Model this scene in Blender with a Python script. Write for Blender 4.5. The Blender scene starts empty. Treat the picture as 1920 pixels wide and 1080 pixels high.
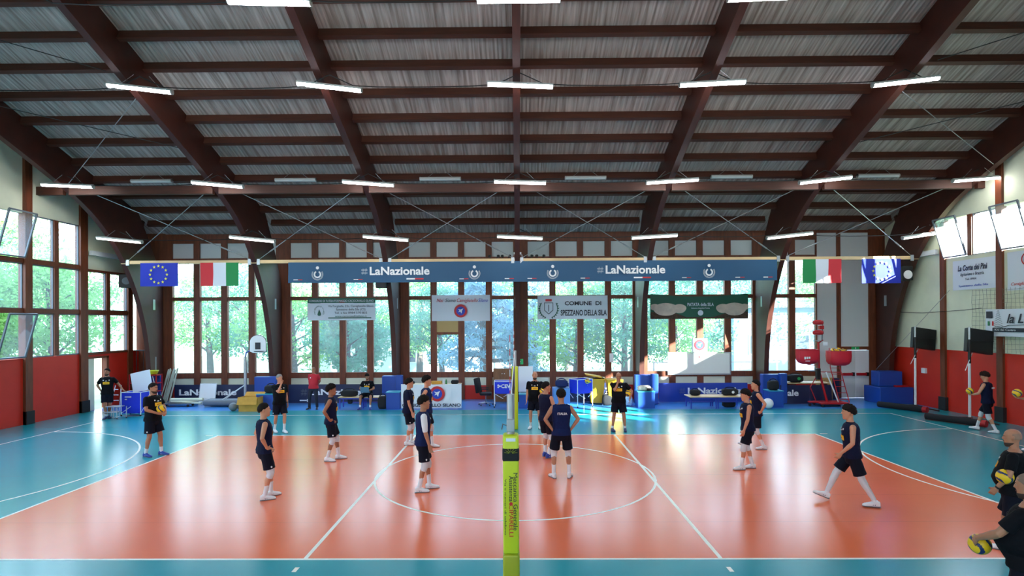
import bpy, bmesh, math, random
import numpy as np
from mathutils import Vector, Matrix, Euler, noise
random.seed(7)
PI = math.pi
C = bpy.context.scene.collection
S = bpy.context.scene

# ---------------------------------------------------------------- camera
def cam_axes(p, y, r):
    cy, sy, cp, sp, cr, sr = math.cos(y), math.sin(y), math.cos(p), math.sin(p), math.cos(r), math.sin(r)
    f = Vector((sy*cp, cy*cp, sp)); x0 = Vector((cy, -sy, 0)); u0 = x0.cross(f)
    return cr*x0 + sr*u0, -sr*x0 + cr*u0, f
cd = bpy.data.cameras.new('camera'); cam = bpy.data.objects.new('camera', cd); C.objects.link(cam)
ax, au, af = cam_axes(0.00286, -0.00942, -0.00515)
m = Matrix.Identity(4)
for i in range(3):
    m[i][0], m[i][1], m[i][2] = ax[i], au[i], -af[i]
m.translation = Vector((0.092, -8.294, 3.4256))
cam.matrix_world = m
cd.sensor_width = 36; cd.lens = 1074.4/1920*36; cd.shift_y = (599.67-540)/1920
cd.clip_start = 0.1; cd.clip_end = 400
S.camera = cam

# ---------------------------------------------------------------- light
W = bpy.data.worlds.new('sky'); S.world = W; W.use_nodes = True
nt = W.node_tree; nt.nodes.clear()
out = nt.nodes.new('ShaderNodeOutputWorld'); bg = nt.nodes.new('ShaderNodeBackground')
tc = nt.nodes.new('ShaderNodeTexCoord'); sep = nt.nodes.new('ShaderNodeSeparateXYZ'); rmp = nt.nodes.new('ShaderNodeValToRGB')
rmp.color_ramp.elements[0].position = 0.0; rmp.color_ramp.elements[0].color = (0.84, 0.93, 1.0, 1)
rmp.color_ramp.elements[1].position = 0.7; rmp.color_ramp.elements[1].color = (0.52, 0.72, 1.0, 1)
nt.links.new(tc.outputs['Generated'], sep.inputs[0]); nt.links.new(sep.outputs['Z'], rmp.inputs[0])
nt.links.new(rmp.outputs[0], bg.inputs[0]); bg.inputs[1].default_value = 3.1
nt.links.new(bg.outputs[0], out.inputs[0])
sun = bpy.data.lights.new('sun', 'SUN'); sun.energy = 18; sun.angle = math.radians(0.6); sun.color = (1.0, 0.93, 0.80)
so = bpy.data.objects.new('sun', sun); C.objects.link(so)
sdir = Vector((-1, 1, -0.50)).normalized()
so.rotation_euler = sdir.to_track_quat('-Z', 'Y').to_euler(); so.location = (30, -20, 20)
S.view_settings.view_transform = 'Standard'; S.view_settings.look = 'None'; S.view_settings.gamma = 1
S.view_settings.use_curve_mapping = False; S.view_settings.exposure = 1.7
try:
    S.cycles.use_denoising = True; S.cycles.denoiser = 'OPENIMAGEDENOISE'
    S.cycles.max_bounces = 8; S.cycles.diffuse_bounces = 5; S.cycles.glossy_bounces = 4
    S.cycles.transparent_max_bounces = 12; S.cycles.sample_clamp_indirect = 6.0
    S.cycles.caustics_reflective = False; S.cycles.caustics_refractive = False
except Exception: pass

# ---------------------------------------------------------------- materials
MATS = {}
def lin(h):
    if isinstance(h, str):
        h = h.lstrip('#'); c = [int(h[i:i+2], 16)/255 for i in (0, 2, 4)]
        return tuple(((x/12.92) if x <= .04045 else ((x+.055)/1.055)**2.4) for x in c)
    return tuple(h)
def mat(name, col, rough=.6, metal=0., emit=0., spec=.5, coat=0., noise_amt=0., nscale=6., bump=0., nstretch=(1, 1, 1), sheen=0.):
    if name in MATS: return MATS[name]
    mt = bpy.data.materials.new(name); mt.use_nodes = True; n = mt.node_tree; b = n.nodes['Principled BSDF']
    c = lin(col)
    b.inputs['Base Color'].default_value = (*c, 1); b.inputs['Roughness'].default_value = rough
    b.inputs['Metallic'].default_value = metal; b.inputs['Specular IOR Level'].default_value = spec
    if coat: b.inputs['Coat Weight'].default_value = coat
    if emit:
        b.inputs['Emission Color'].default_value = (*c, 1); b.inputs['Emission Strength'].default_value = emit
    if noise_amt or bump:
        t = n.nodes.new('ShaderNodeTexCoord'); mp = n.nodes.new('ShaderNodeMapping'); ns = n.nodes.new('ShaderNodeTexNoise')
        mp.inputs['Scale'].default_value = nstretch; ns.inputs['Scale'].default_value = nscale; ns.inputs['Detail'].default_value = 4
        n.links.new(t.outputs['Object'], mp.inputs[0]); n.links.new(mp.outputs[0], ns.inputs[0])
        if noise_amt:
            mx = n.nodes.new('ShaderNodeMixRGB'); rp = n.nodes.new('ShaderNodeMapRange')
            rp.inputs[1].default_value = .3; rp.inputs[2].default_value = .7
            n.links.new(ns.outputs[0], rp.inputs[0]); n.links.new(rp.outputs[0], mx.inputs[0])
            mx.inputs[1].default_value = (*[x*(1-noise_amt) for x in c], 1); mx.inputs[2].default_value = (*[min(1, x*(1+noise_amt)) for x in c], 1)
            n.links.new(mx.outputs[0], b.inputs['Base Color'])
        if bump:
            bp = n.nodes.new('ShaderNodeBump'); bp.inputs['Strength'].default_value = bump; bp.inputs['Distance'].default_value = .02
            n.links.new(ns.outputs[0], bp.inputs['Height']); n.links.new(bp.outputs[0], b.inputs['Normal'])
    MATS[name] = mt; return mt

def floor_mat(name, col, rough=.16, col2=None):
    mt = mat(name, col, rough=rough, spec=.5)
    n = mt.node_tree; b = n.nodes['Principled BSDF']; c = lin(col)
    t = n.nodes.new('ShaderNodeTexCoord'); ns = n.nodes.new('ShaderNodeTexNoise'); ns.inputs['Scale'].default_value = .7; ns.inputs['Detail'].default_value = 5
    n.links.new(t.outputs['Object'], ns.inputs[0])
    mx = n.nodes.new('ShaderNodeMixRGB'); n.links.new(ns.outputs[0], mx.inputs[0])
    mx.inputs[1].default_value = (*[x*.9 for x in c], 1); mx.inputs[2].default_value = (*[min(1, x*1.1) for x in c], 1)
    # welded seams of the vinyl rolls: thin darker lines every 1.5 m
    sp = n.nodes.new('ShaderNodeSeparateXYZ'); n.links.new(t.outputs['Object'], sp.inputs[0])
    pp = n.nodes.new('ShaderNodeMath'); pp.operation = 'PINGPONG'; pp.inputs[1].default_value = .75
    n.links.new(sp.outputs['Y'], pp.inputs[0])
    lt = n.nodes.new('ShaderNodeMath'); lt.operation = 'LESS_THAN'; lt.inputs[1].default_value = .006
    n.links.new(pp.outputs[0], lt.inputs[0])
    mx2 = n.nodes.new('ShaderNodeMixRGB'); mm = n.nodes.new('ShaderNodeMath'); mm.operation = 'MULTIPLY'; mm.inputs[1].default_value = .28
    n.links.new(lt.outputs[0], mm.inputs[0]); n.links.new(mm.outputs[0], mx2.inputs[0]); n.links.new(mx.outputs[0], mx2.inputs[1])
    mx2.inputs[2].default_value = (.1, .05, .05, 1); n.links.new(mx2.outputs[0], b.inputs['Base Color'])
    n2 = n.nodes.new('ShaderNodeTexNoise'); n2.inputs['Scale'].default_value = 2.2; n2.inputs['Detail'].default_value = 3; n.links.new(t.outputs['Object'], n2.inputs[0])
    ad = n.nodes.new('ShaderNodeMath'); ad.operation = 'ADD'; n.links.new(n2.outputs[0], ad.inputs[0])
    sm = n.nodes.new('ShaderNodeMath'); sm.operation = 'MULTIPLY'; sm.inputs[1].default_value = .5
    ss = n.nodes.new('ShaderNodeMapRange'); ss.inputs[1].default_value = 0; ss.inputs[2].default_value = .05
    n.links.new(pp.outputs[0], ss.inputs[0]); n.links.new(ss.outputs[0], sm.inputs[0]); n.links.new(sm.outputs[0], ad.inputs[1])
    bp = n.nodes.new('ShaderNodeBump'); bp.inputs['Strength'].default_value = .12; bp.inputs['Distance'].default_value = .008
    n.links.new(ad.outputs[0], bp.inputs['Height']); n.links.new(bp.outputs[0], b.inputs['Normal'])
    return mt

M = {}
M['teal'] = floor_mat('vinyl_teal', '#1d9aa8', .23); M['blue_floor'] = floor_mat('vinyl_blue', '#3f8cd6', .23)
M['orange'] = floor_mat('vinyl_orange', '#f27448', .23)
M['line'] = mat('line_white', '#f6f6ea', rough=.4)
M['wood'] = mat('stained_timber', '#6e361b', rough=.55, noise_amt=.28, nscale=3, nstretch=(4, 4, .6))
M['arch'] = mat('glulam_timber', '#40190d', rough=.5, noise_amt=.22, nscale=2.5, nstretch=(6, 1, 1))
M['purlin'] = mat('purlin_timber', '#45200f', rough=.6, noise_amt=.25, nscale=4, nstretch=(.4, 4, 4))
M['red'] = mat('red_wall_paint', '#cf2a14', rough=.55, noise_amt=.06, nscale=1.5)
M['cream'] = mat('cream_wall_paint', '#e0e2c6', rough=.7, noise_amt=.07, nscale=1.2)
M['white_panel'] = mat('white_panel', '#d4d8d6', rough=.6)
M['tan'] = mat('tan_panel', '#b59a62', rough=.6)
M['white'] = mat('white_plastic', '#e8eaec', rough=.4)
M['paper'] = mat('white_sheet', '#dfe6ee', rough=.55)
M['alu'] = mat('aluminium', '#b9bec2', rough=.35, metal=.8)
M['steel'] = mat('steel', '#8d9296', rough=.35, metal=.9)
M['black'] = mat('black_plastic', '#101114', rough=.45)
M['blackcloth'] = mat('black_fabric', '#14161b', rough=.85)
M['grey'] = mat('grey_plastic', '#6d747b', rough=.5)
M['navy'] = mat('navy_banner', '#101d45', rough=.45)
M['bluefoam'] = mat('blue_pad_vinyl', '#1747a0', rough=.38)
M['bluemetal'] = mat('blue_metal', '#1a35a6', rough=.35)
M['brightblue'] = mat('bright_blue_nylon', '#1a36d8', rough=.5)
M['redmetal'] = mat('red_metal', '#b3161e', rough=.35)
M['rednylon'] = mat('red_nylon', '#d22034', rough=.55)
M['yellow'] = mat('yellow_pad_vinyl', '#c9d620', rough=.4)
M['yellow2'] = mat('darker_yellow_pad', '#a3a81c', rough=.45)
M['ballyellow'] = mat('ball_yellow', '#f0c515', rough=.45)
M['cardboard'] = mat('cardboard', '#c9983f', rough=.8, noise_amt=.08)
M['plywood'] = mat('pale_plywood', '#d8b98a', rough=.5, noise_amt=.1, nscale=3, nstretch=(.5, 6, 1))
M['osb'] = mat('chipboard', '#c29a5b', rough=.8, noise_amt=.45, nscale=30)
M['green'] = mat('green_print', '#1d7a44', rough=.5)
M['greensign'] = mat('green_sign', '#1fae5c', rough=.4)
M['darkgreen'] = mat('dark_green_print', '#0c5a44', rough=.5)
M['redprint'] = mat('red_print', '#c8242c', rough=.5)
M['blueprint'] = mat('blue_print', '#1c3fb5', rough=.5)
M['darkprint'] = mat('dark_print', '#1a2230', rough=.5)
M['rubber'] = mat('rubber', '#1b1b1c', rough=.7)

def roof_mat():
    mt = mat('corrugated_ceiling', '#8f8e8c', rough=.65); n = mt.node_tree; b = n.nodes['Principled BSDF']
    t = n.nodes.new('ShaderNodeTexCoord'); mp = n.nodes.new('ShaderNodeMapping'); mp.inputs['Scale'].default_value = (9, .35, .35)
    n.links.new(t.outputs['Object'], mp.inputs[0]); ns = n.nodes.new('ShaderNodeTexNoise'); ns.inputs['Scale'].default_value = 1.6; ns.inputs['Detail'].default_value = 6
    n.links.new(mp.outputs[0], ns.inputs[0])
    cr = n.nodes.new('ShaderNodeValToRGB'); e = cr.color_ramp.elements
    e[0].position = .32; e[0].color = (*lin('#857970'), 1); e[1].position = .7; e[1].color = (*lin('#c4bcb5'), 1)
    n.links.new(ns.outputs[0], cr.inputs[0]); n.links.new(cr.outputs[0], b.inputs['Base Color'])
    w = n.nodes.new('ShaderNodeTexWave'); w.wave_type = 'BANDS'; w.bands_direction = 'X'; w.inputs['Scale'].default_value = 2.6; w.inputs['Distortion'].default_value = 0
    n.links.new(t.outputs['Object'], w.inputs[0])
    bp = n.nodes.new('ShaderNodeBump'); bp.inputs['Strength'].default_value = .5; bp.inputs['Distance'].default_value = .03
    n.links.new(w.outputs[0], bp.inputs['Height']); n.links.new(bp.outputs[0], b.inputs['Normal'])
    return mt
M['roof'] = roof_mat()
def glass_mat():
    mt = bpy.data.materials.new('window_glass'); mt.use_nodes = True; n = mt.node_tree; n.nodes.clear()
    o = n.nodes.new('ShaderNodeOutputMaterial'); tr = n.nodes.new('ShaderNodeBsdfTransparent'); gl = n.nodes.new('ShaderNodeBsdfGlossy')
    tl = n.nodes.new('ShaderNodeBsdfTranslucent'); m1 = n.nodes.new('ShaderNodeMixShader'); m2 = n.nodes.new('ShaderNodeMixShader'); fr = n.nodes.new('ShaderNodeFresnel')
    tr.inputs[0].default_value = (.80, .93, 1, 1); gl.inputs[1].default_value = .02; tl.inputs[0].default_value = (.75, .88, 1, 1); fr.inputs[0].default_value = 1.22
    m1.inputs[0].default_value = .10
    n.links.new(tr.outputs[0], m1.inputs[1]); n.links.new(tl.outputs[0], m1.inputs[2])
    n.links.new(fr.outputs[0], m2.inputs[0]); n.links.new(m1.outputs[0], m2.inputs[1]); n.links.new(gl.outputs[0], m2.inputs[2])
    n.links.new(m2.outputs[0], o.inputs[0]); return mt
M['glass'] = glass_mat()

# ---------------------------------------------------------------- helpers
class MB:
    def __init__(s): s.v = []; s.f = []; s.mi = []; s.mats = []; s.cur = 0
    def m(s, mt):
        if mt not in s.mats: s.mats.append(mt)
        s.cur = s.mats.index(mt); return s
    def _add(s, vs, fs):
        k = len(s.v); s.v += [tuple(p) for p in vs]; s.f += [tuple(i+k for i in f) for f in fs]; s.mi += [s.cur]*len(fs); return s
    def box(s, x0, y0, z0, x1, y1, z1):
        x0, x1 = sorted((x0, x1)); y0, y1 = sorted((y0, y1)); z0, z1 = sorted((z0, z1))
        return s._add([(x0,y0,z0),(x1,y0,z0),(x1,y1,z0),(x0,y1,z0),(x0,y0,z1),(x1,y0,z1),(x1,y1,z1),(x0,y1,z1)],
                      [(0,3,2,1),(4,5,6,7),(0,1,5,4),(1,2,6,5),(2,3,7,6),(3,0,4,7)])
    def sheet(s, x0, y0, z0, x1, y1, z1):                 # one flat pane in the plane x = x0 or y = y0
        if abs(x1-x0) < 1e-6: return s._add([(x0,y0,z0),(x0,y1,z0),(x0,y1,z1),(x0,y0,z1)], [(0,1,2,3)])
        return s._add([(x0,y0,z0),(x1,y0,z0),(x1,y0,z1),(x0,y0,z1)], [(0,1,2,3)])
    def rbox(s, x0, y0, z0, x1, y1, z1, r=.02, seg=2):   # bevelled box
        bm = bmesh.new(); bmesh.ops.create_cube(bm, size=1)
        for v in bm.verts: v.co = Vector(((x0+x1)/2+v.co.x*abs(x1-x0), (y0+y1)/2+v.co.y*abs(y1-y0), (z0+z1)/2+v.co.z*abs(z1-z0)))
        bmesh.ops.bevel(bm, geom=bm.edges[:], offset=r, segments=seg, affect='EDGES', profile=.5)
        vs = [v.co.copy() for v in bm.verts]; fs = [[v.index for v in f.verts] for f in bm.faces]; bm.free()
        return s._add(vs, fs)
    def bar(s, a, b, w, h=None, up=(0, 0, 1)):            # rectangular bar a->b
        a, b = Vector(a), Vector(b); h = h or w; d = (b-a).normalized(); up = Vector(up)
        x = d.cross(up)
        if x.length < 1e-4: x = d.cross(Vector((1, 0, 0)))
        x.normalize(); u = x.cross(d)
        vs = [p + x*sx*w/2 + u*su*h/2 for p in (a, b) for sx, su in ((-1,-1),(1,-1),(1,1),(-1,1))]
        return s._add(vs, [(0,1,2,3),(7,6,5,4),(0,4,5,1),(1,5,6,2),(2,6,7,3),(3,7,4,0)])
    def tube(s, pts, r, n=8, closed=False):
        pts = [Vector(p) for p in pts]; rr = r if isinstance(r, (list, tuple)) else [r]*len(pts); rings = []; prev = None
        N = len(pts)
        for i, p in enumerate(pts):
            if closed: d = (pts[(i+1) % N]-pts[i-1])
            else: d = (pts[min(i+1, N-1)]-pts[max(i-1, 0)])
            d.normalize()
            if prev is None:
                prev = d.orthogonal().normalized()
            x = (prev - d*prev.dot(d)).normalized(); prev = x; y = d.cross(x)
            rings.append([p + (x*math.cos(2*PI*k/n)+y*math.sin(2*PI*k/n))*rr[i] for k in range(n)])
        vs = [q for r_ in rings for q in r_]; fs = []
        for i in range(N if closed else N-1):
            j = (i+1) % N
            for k in range(n): fs.append((i*n+k, i*n+(k+1) % n, j*n+(k+1) % n, j*n+k))
        if not closed: fs += [tuple(range(n-1, -1, -1)), tuple((N-1)*n+k for k in range(n))]
        return s._add(vs, fs)
    def lathe(s, prof, c=(0, 0, 0), axis='z', n=20):      # prof [(r, h)]
        vs = []; fs = []
        for r, h in prof:
            for k in range(n):
                a = 2*PI*k/n; p = (r*math.cos(a), r*math.sin(a), h)
                if axis == 'x': p = (p[2], p[0], p[1])
                if axis == 'y': p = (p[0], p[2], -p[1])
                vs.append((c[0]+p[0], c[1]+p[1], c[2]+p[2]))
        for i in range(len(prof)-1):
            for k in range(n): fs.append((i*n+k, i*n+(k+1) % n, (i+1)*n+(k+1) % n, (i+1)*n+k))
        fs += [tuple(range(n-1, -1, -1)), tuple((len(prof)-1)*n+k for k in range(n))]
        return s._add(vs, fs)
    def ball(s, c, r, seg=16, sc=(1, 1, 1)):
        pr = [(max(1e-4, math.sin(PI*i/seg)), -math.cos(PI*i/seg)) for i in range(seg+1)]
        k = len(s.v); s.lathe(pr, n=seg*2)
        for i in range(k, len(s.v)):
            p = s.v[i]; s.v[i] = (c[0]+p[0]*r*sc[0], c[1]+p[1]*r*sc[1], c[2]+p[2]*r*sc[2])
        return s
    def prism(s, poly, d0, d1, axis='x'):                  # polygon in the plane across axis, from d0 to d1
        n = len(poly)
        def P(a, b, d): return {'x': (d, a, b), 'y': (a, d, b), 'z': (a, b, d)}[axis]
        vs = [P(a, b, d0) for a, b in poly] + [P(a, b, d1) for a, b in poly]
        fs = [tuple(range(n)), tuple(range(2*n-1, n-1, -1))] + [((i+1) % n, i, n+i, n+(i+1) % n) for i in range(n)]
        return s._add(vs, fs)
    def strip(s, outer, inner, d0, d1, axis='x'):          # band between two polylines, extruded
        n = len(outer)
        def P(a, b, d): return {'x': (d, a, b), 'y': (a, d, b), 'z': (a, b, d)}[axis]
        vs = []
        for (a, b), (c_, e) in zip(outer, inner): vs += [P(a, b, d0), P(c_, e, d0), P(c_, e, d1), P(a, b, d1)]
        fs = [(0, 1, 2, 3), (4*n-1, 4*n-2, 4*n-3, 4*n-4)]
        for i in range(n-1):
            a = 4*i; b = a+4
            for k in range(4): fs.append((a+k, b+k, b+(k+1) % 4, a+(k+1) % 4))
        return s._add(vs, fs)
    def xf(s, M4, k0=0):
        for i in range(k0, len(s.v)): s.v[i] = tuple(M4 @ Vector(s.v[i]))
        return s
    def build(s, name, parent=None, smooth=False, label=None, cat=None, group=None, kind=None, loc=None):
        me = bpy.data.meshes.new(name); me.from_pydata(s.v, [], s.f)
        for mt in s.mats: me.materials.append(mt)
        me.polygons.foreach_set('material_index', s.mi)
        if smooth: me.polygons.foreach_set('use_smooth', [True]*len(me.polygons))
        bm = bmesh.new(); bm.from_mesh(me); bmesh.ops.recalc_face_normals(bm, faces=bm.faces[:]); bm.to_mesh(me); bm.free()
        if smooth and hasattr(me, 'set_sharp_from_angle'): me.set_sharp_from_angle(angle=math.radians(40))
        o = bpy.data.objects.new(name, me); C.objects.link(o)
        if loc is not None:                              # move the origin to loc without moving the shape
            me.transform(Matrix.Translation(-Vector(loc))); o.location = loc
        if parent: o.parent = parent; o.matrix_parent_inverse = parent_inv(parent)
        tag(o, label, cat, group, kind); return o
def parent_inv(p):
    m4 = Matrix.LocRotScale(p.location, p.rotation_euler, p.scale)
    q = p.parent
    return m4.inverted() if q is None else (Matrix.LocRotScale(q.location, q.rotation_euler, q.scale) @ q.matrix_parent_inverse.inverted() @ p.matrix_parent_inverse @ m4).inverted() if False else m4.inverted()
def tag(o, label=None, cat=None, group=None, kind=None):
    if label: o['label'] = label
    if cat: o['category'] = cat
    if group: o['group'] = group
    if kind: o['kind'] = kind
    return o
def thing(name, label, cat, loc=(0, 0, 0), group=None, rz=0):
    o = bpy.data.objects.new(name, None); C.objects.link(o); o.location = loc; o.rotation_euler = (0, 0, rz); o.empty_display_size = .1
    return tag(o, label, cat, group)
def mb(mt): return MB().m(mt)
def dup(root, loc=None, rz=None, label=None, group=None, scale=None):
    r = root.copy(); C.objects.link(r)
    if loc is not None: r.location = loc
    if rz is not None: r.rotation_euler = (0, 0, rz)
    if scale is not None: r.scale = (scale,)*3
    if label: r['label'] = label
    if group: r['group'] = group
    for ch in list(root.children):
        c = ch.copy(); C.objects.link(c); c.parent = r
        for g in list(ch.children):
            d = g.copy(); C.objects.link(d); d.parent = c
    return r
def text(body, size, loc, mt, parent=None, width=None, rot=(PI/2, 0, 0), bold=.0, align='CENTER', extrude=.002, space=1., name='lettering', shear=0):
    cu = bpy.data.curves.new(name, 'FONT'); cu.body = body; cu.size = size; cu.align_x = align; cu.align_y = 'CENTER'
    cu.extrude = extrude; cu.offset = bold; cu.space_character = space; cu.shear = shear; cu.resolution_u = 3; cu.materials.append(mt)
    o = bpy.data.objects.new(name, cu); C.objects.link(o); o.location = loc; o.rotation_euler = rot
    if width:
        bpy.context.view_layer.update(); w = o.dimensions.x
        if w > 1e-3: o.scale = (width/w, 1, 1)
    me = bpy.data.meshes.new_from_object(o.evaluated_get(bpy.context.evaluated_depsgraph_get())); sc_ = o.scale.copy()
    bpy.data.objects.remove(o); o = bpy.data.objects.new(name, me); C.objects.link(o); o.location = loc; o.rotation_euler = rot; o.scale = sc_
    if not me.materials: me.materials.append(mt)
    if parent: o.parent = parent; o.matrix_parent_inverse = parent_inv(parent)
    return o
def catmull(pts, n=6):
    out_ = []; P = [pts[0]] + list(pts) + [pts[-1]]
    for i in range(1, len(P)-2):
        for k in range(n):
            t = k/n; a, b, c, d = P[i-1], P[i], P[i+1], P[i+2]
            out_.append(tuple(.5*((2*b[j]) + (-a[j]+c[j])*t + (2*a[j]-5*b[j]+4*c[j]-d[j])*t*t + (-a[j]+3*b[j]-3*c[j]+d[j])*t**3) for j in range(len(a))))
    out_.append(tuple(pts[-1])); return out_

# ---------------------------------------------------------------- the hall: floor, lines
XL, XR, YF, YN = -16.7, 16.2, 17.0, -12.9
mb(M['teal']).box(XL, YN, -.1, XR, 13.95, 0).build('floor', kind='structure')
mb(M['blue_floor']).box(XL, 13.95, -.1, XR, YF+.1, 0).build('floor_border', kind='structure')
mb(M['orange']).box(-9, 0, 0, 9, 9, .0015).build('floor_court', kind='structure')
def fline(name, boxes):
    b = mb(M['line'])
    for x0, y0, x1, y1 in boxes: b.box(x0, y0, .0015, x1, y1, .003)
    b.build(name, kind='structure')
fline('floor_line_court', [(-9, -.05, 9, 0), (-9, 9, 9, 9.05), (-9.05, -.05, -9, 9.05), (9, -.05, 9.05, 9.05)])
fline('floor_line_attack', [(-3.03, 0, -2.97, 9), (2.97, 0, 3.03, 9)] + [(sx*3-.03, -.45+j*.35-.35*2, sx*3+.03, -.3+j*.35-.35*2) for sx in (-1, 1) for j in (0, 1, 2)] + [(sx*9.0-(.0 if sx > 0 else .0), 9.0, sx*9.0, 9.0) for sx in ()])
fline('floor_line_dash', [(-9.4, 9.02, -9.18, 9.07), (9.18, 9.02, 9.4, 9.07)])
fline('floor_line_basket', [(-14.62, 12.76, 13.67, 12.8), (-14.66, -2.3, -14.62, 12.8), (13.67, -2.3, 13.71, 12.8)])
def arc_line(name, cx, cy, r, a0, a1, w=.05, n=64):
    o_ = []; i_ = []
    for k in range(n+1):
        a = a0+(a1-a0)*k/n; o_.append((cx+(r+w/2)*math.cos(a), cy+(r+w/2)*math.sin(a))); i_.append((cx+(r-w/2)*math.cos(a), cy+(r-w/2)*math.sin(a)))
    mb(M['line']).strip(o_, i_, .0016, .0032, 'z').build(name, kind='structure')
arc_line('floor_line_circle', .02, 4.64, 3.08, 0, 2*PI)
arc_line('floor_line_arc', -14.62, 4.65, 5.1, -PI/2, PI/2)
arc_line('floor_line_arc', 13.67, 4.65, 5.1, PI/2, 3*PI/2)

# ---------------------------------------------------------------- roof
def zr(y):                                                # underside of the ceiling boards
    y = y if y > 2 else 4-y
    return 11.38-.355*(y-5.72)
ridge = zr(2)
mb(M['roof']).prism([(2, ridge), (18.1, zr(18.1)), (18.1, zr(18.1)+.15), (2, ridge+.15)], XL-.6, XR+.6, 'x').build('ceiling', kind='structure')
mb(M['roof']).prism([(2, ridge), (2, ridge+.15), (-14, zr(-14)+.15), (-14, zr(-14))], XL-.6, XR+.6, 'x').build('ceiling_near', kind='structure')
AX = [-15.65+5.25*k for k in range(7)]
t_ = Vector((0, 1, -.355)).normalized(); n_ = Vector((0, -.355, -1)).normalized()
for k in range(-3, 10):                                   # purlins: one piece between each pair of arches
    y0 = 6.56+1.03*k; p = Vector((0, y0, zr(y0)))
    a = p; b = p+n_*.24; c = b+t_*.14; d = a+t_*.14
    cuts = [XL-.0] + [v for X in AX for v in (X-.105, X+.105)] + [XR]
    for x0, x1 in zip(cuts[0::2], cuts[1::2]):
        mb(M['purlin']).prism([(q.y, q.z) for q in (a, b, c, d)], x0, x1, 'x').build('ceiling_beam', kind='structure')
inner = catmull([(16.1, 0), (16.02, 1.3), (15.88, 2.5), (15.6, 3.6), (15.15, 4.7), (14.55, 5.7), (13.8, 6.6), (12.9, 7.35), (11.9, 7.93), (10.66, 8.47), (8.4, 9.35), (4.67, 10.8), (2, 11.85)], 5)
outer = []
for i, (y, z) in enumerate(inner):                        # matching outer edge: wall line, then ceiling line
    t = i/(len(inner)-1)
    if z < 5.0: outer.append((16.86, z))
    elif y > 12.5:
        k = (z-5.0)/(7.6-5.0); yy = 16.86-(16.86-13.4)*max(0, min(1.0, k))**1.25; outer.append((yy, min(zr(yy)-.003, 5.0+(z-5.0)*2.1)))
    else: yy = min(13.4, y+.36); outer.append((yy, zr(yy)-.003))
names = ['beside the red wall with the open door', 'rising behind the basketball backboard', 'between the cheese banner and the Nai Siamo banner',
         'on the centre line above the net', 'between the town council banner and the potato banner', 'by the stacked blue pad and the black holdall', 'at the blue corner pads by the panic door']
def arch_mesh(X):
    b = mb(M['arch']); b.strip(outer, inner, X-.1, X+.1, 'x')
    b.strip([(4-y, z) for y, z in outer], [(4-y, z) for y, z in inner], X-.1, X+.1, 'x'); return b
for k, X in enumerate(AX):
    t = thing('timber_arch', 'curved dark brown glulam roof arch ' + names[k], 'arch', (X, 16.5, 0), 'curved glulam roof arches')
    arch_mesh(X).build('arch_rib', t)
    s = 1 if X < 0 else -1
    mb(M['alu']).box(X+s*.1, 16.15, 4.0, X+s*.112, 16.3, 4.45).build('fixing_plate', t, label='small silver plate')
# long ties under the arches
cuts = [XL] + [v for X in AX for v in (X-.105, X+.105)] + [XR]
for x0, x1 in zip(cuts[0::2], cuts[1::2]): mb(M['purlin']).box(x0, 11.55, 7.93, x1, 11.7, 8.22).build('ceiling_beam', kind='structure')
t = thing('flag_beam', 'long pale timber tie beam carrying the banner and four flags', 'beam', (0, 14.5, 5.8))
mb(M['plywood']).box(AX[0]-.1, 14.46, 5.80, AX[6]+.1, 14.62, 5.93).build('beam_body', t)
for k, X in enumerate(AX):
    for s in ((1,) if k == 0 else (-1,) if k == 6 else (-1, 1)):
        mb(M['alu']).box(X+s*.12, 14.43, 5.74, X+s*.24, 14.455, 5.97).build('bracket', t)

# ---------------------------------------------------------------- far wall
PW, PITCH = .95, 1.22
RAILS = [(.97, 1.21), (4.41, 4.57), (6.15, 6.29), (6.95, 7.3)]
mb(M['cream']).box(XL-.2, YF, .62, 13.2, YF+.15, .97).build('wall_far', kind='structure')
mb(M['red']).box(XL-.2, YF, 0, 13.2, YF+.15, .62).build('wall_far_base', kind='structure')
wf = mb(M['wood']); wf.box(XL-.2, YF-.02, 7.25, XR+.2, YF+.15, zr(17.1)+.02)
wf.build('trim_1', kind='structure')
def window(n, X0, npane, solid=(), Xend=None):
    """one bay of glazing between two arches; window > window_glass, panel"""
    x_start = X0-.32; x_end = Xend if Xend else X0+4*PITCH-.0+.05
    w = mb(M['wood']); g = mb(M['glass']); pn = mb(M['white_panel'])
    verts = [x_start] + []
    edges = [(x_start, X0)]
    for i in range(npane-1): edges.append((X0+PITCH*i+PW, X0+PITCH*(i+1)))
    edges.append((X0+PITCH*(npane-1)+PW, X0+5.25-.32 if Xend is None else Xend))
    for a, b in edges: w.box(a, YF-.06, 0.0, b, YF+.12, 7.28)
    for i in range(npane):
        a = X0+PITCH*i; b = a+PW
        for z0, z1 in RAILS:
            if i in solid and z1 < 6: continue
            w.box(a, YF-.03, z0, b, YF+.1, z1)
        pn.box(a, YF+.02, 6.29, b, YF+.05, 6.95)
        if i in solid: pn.box(a, YF+.02, 1.0, b, YF+.05, 6.2)
        else: g.sheet(a, YF+.03, 1.21, b, YF+.03, 4.41); g.sheet(a, YF+.03, 4.57, b, YF+.03, 6.15)
    o = w.build('window_%d' % n, kind='structure')
    g.build('window_glass', o); pn.build('window_panel', o)
    return o
for k in range(5): 
    o = window(k+1, -15.19+5.25*k, 4)
    if k == 2: mb(M['tan']).box(-4.69+PITCH, 16.97, 2.97, -4.69+PITCH+PW, 17.05, 4.41).m(M['wood']).box(-4.69+PITCH, 16.95, 2.86, -4.69+PITCH+PW, 17.06, 2.97).build('window_board', o)
o = window(6, -15.19+5.25*5, 2, Xend=13.18)
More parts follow.
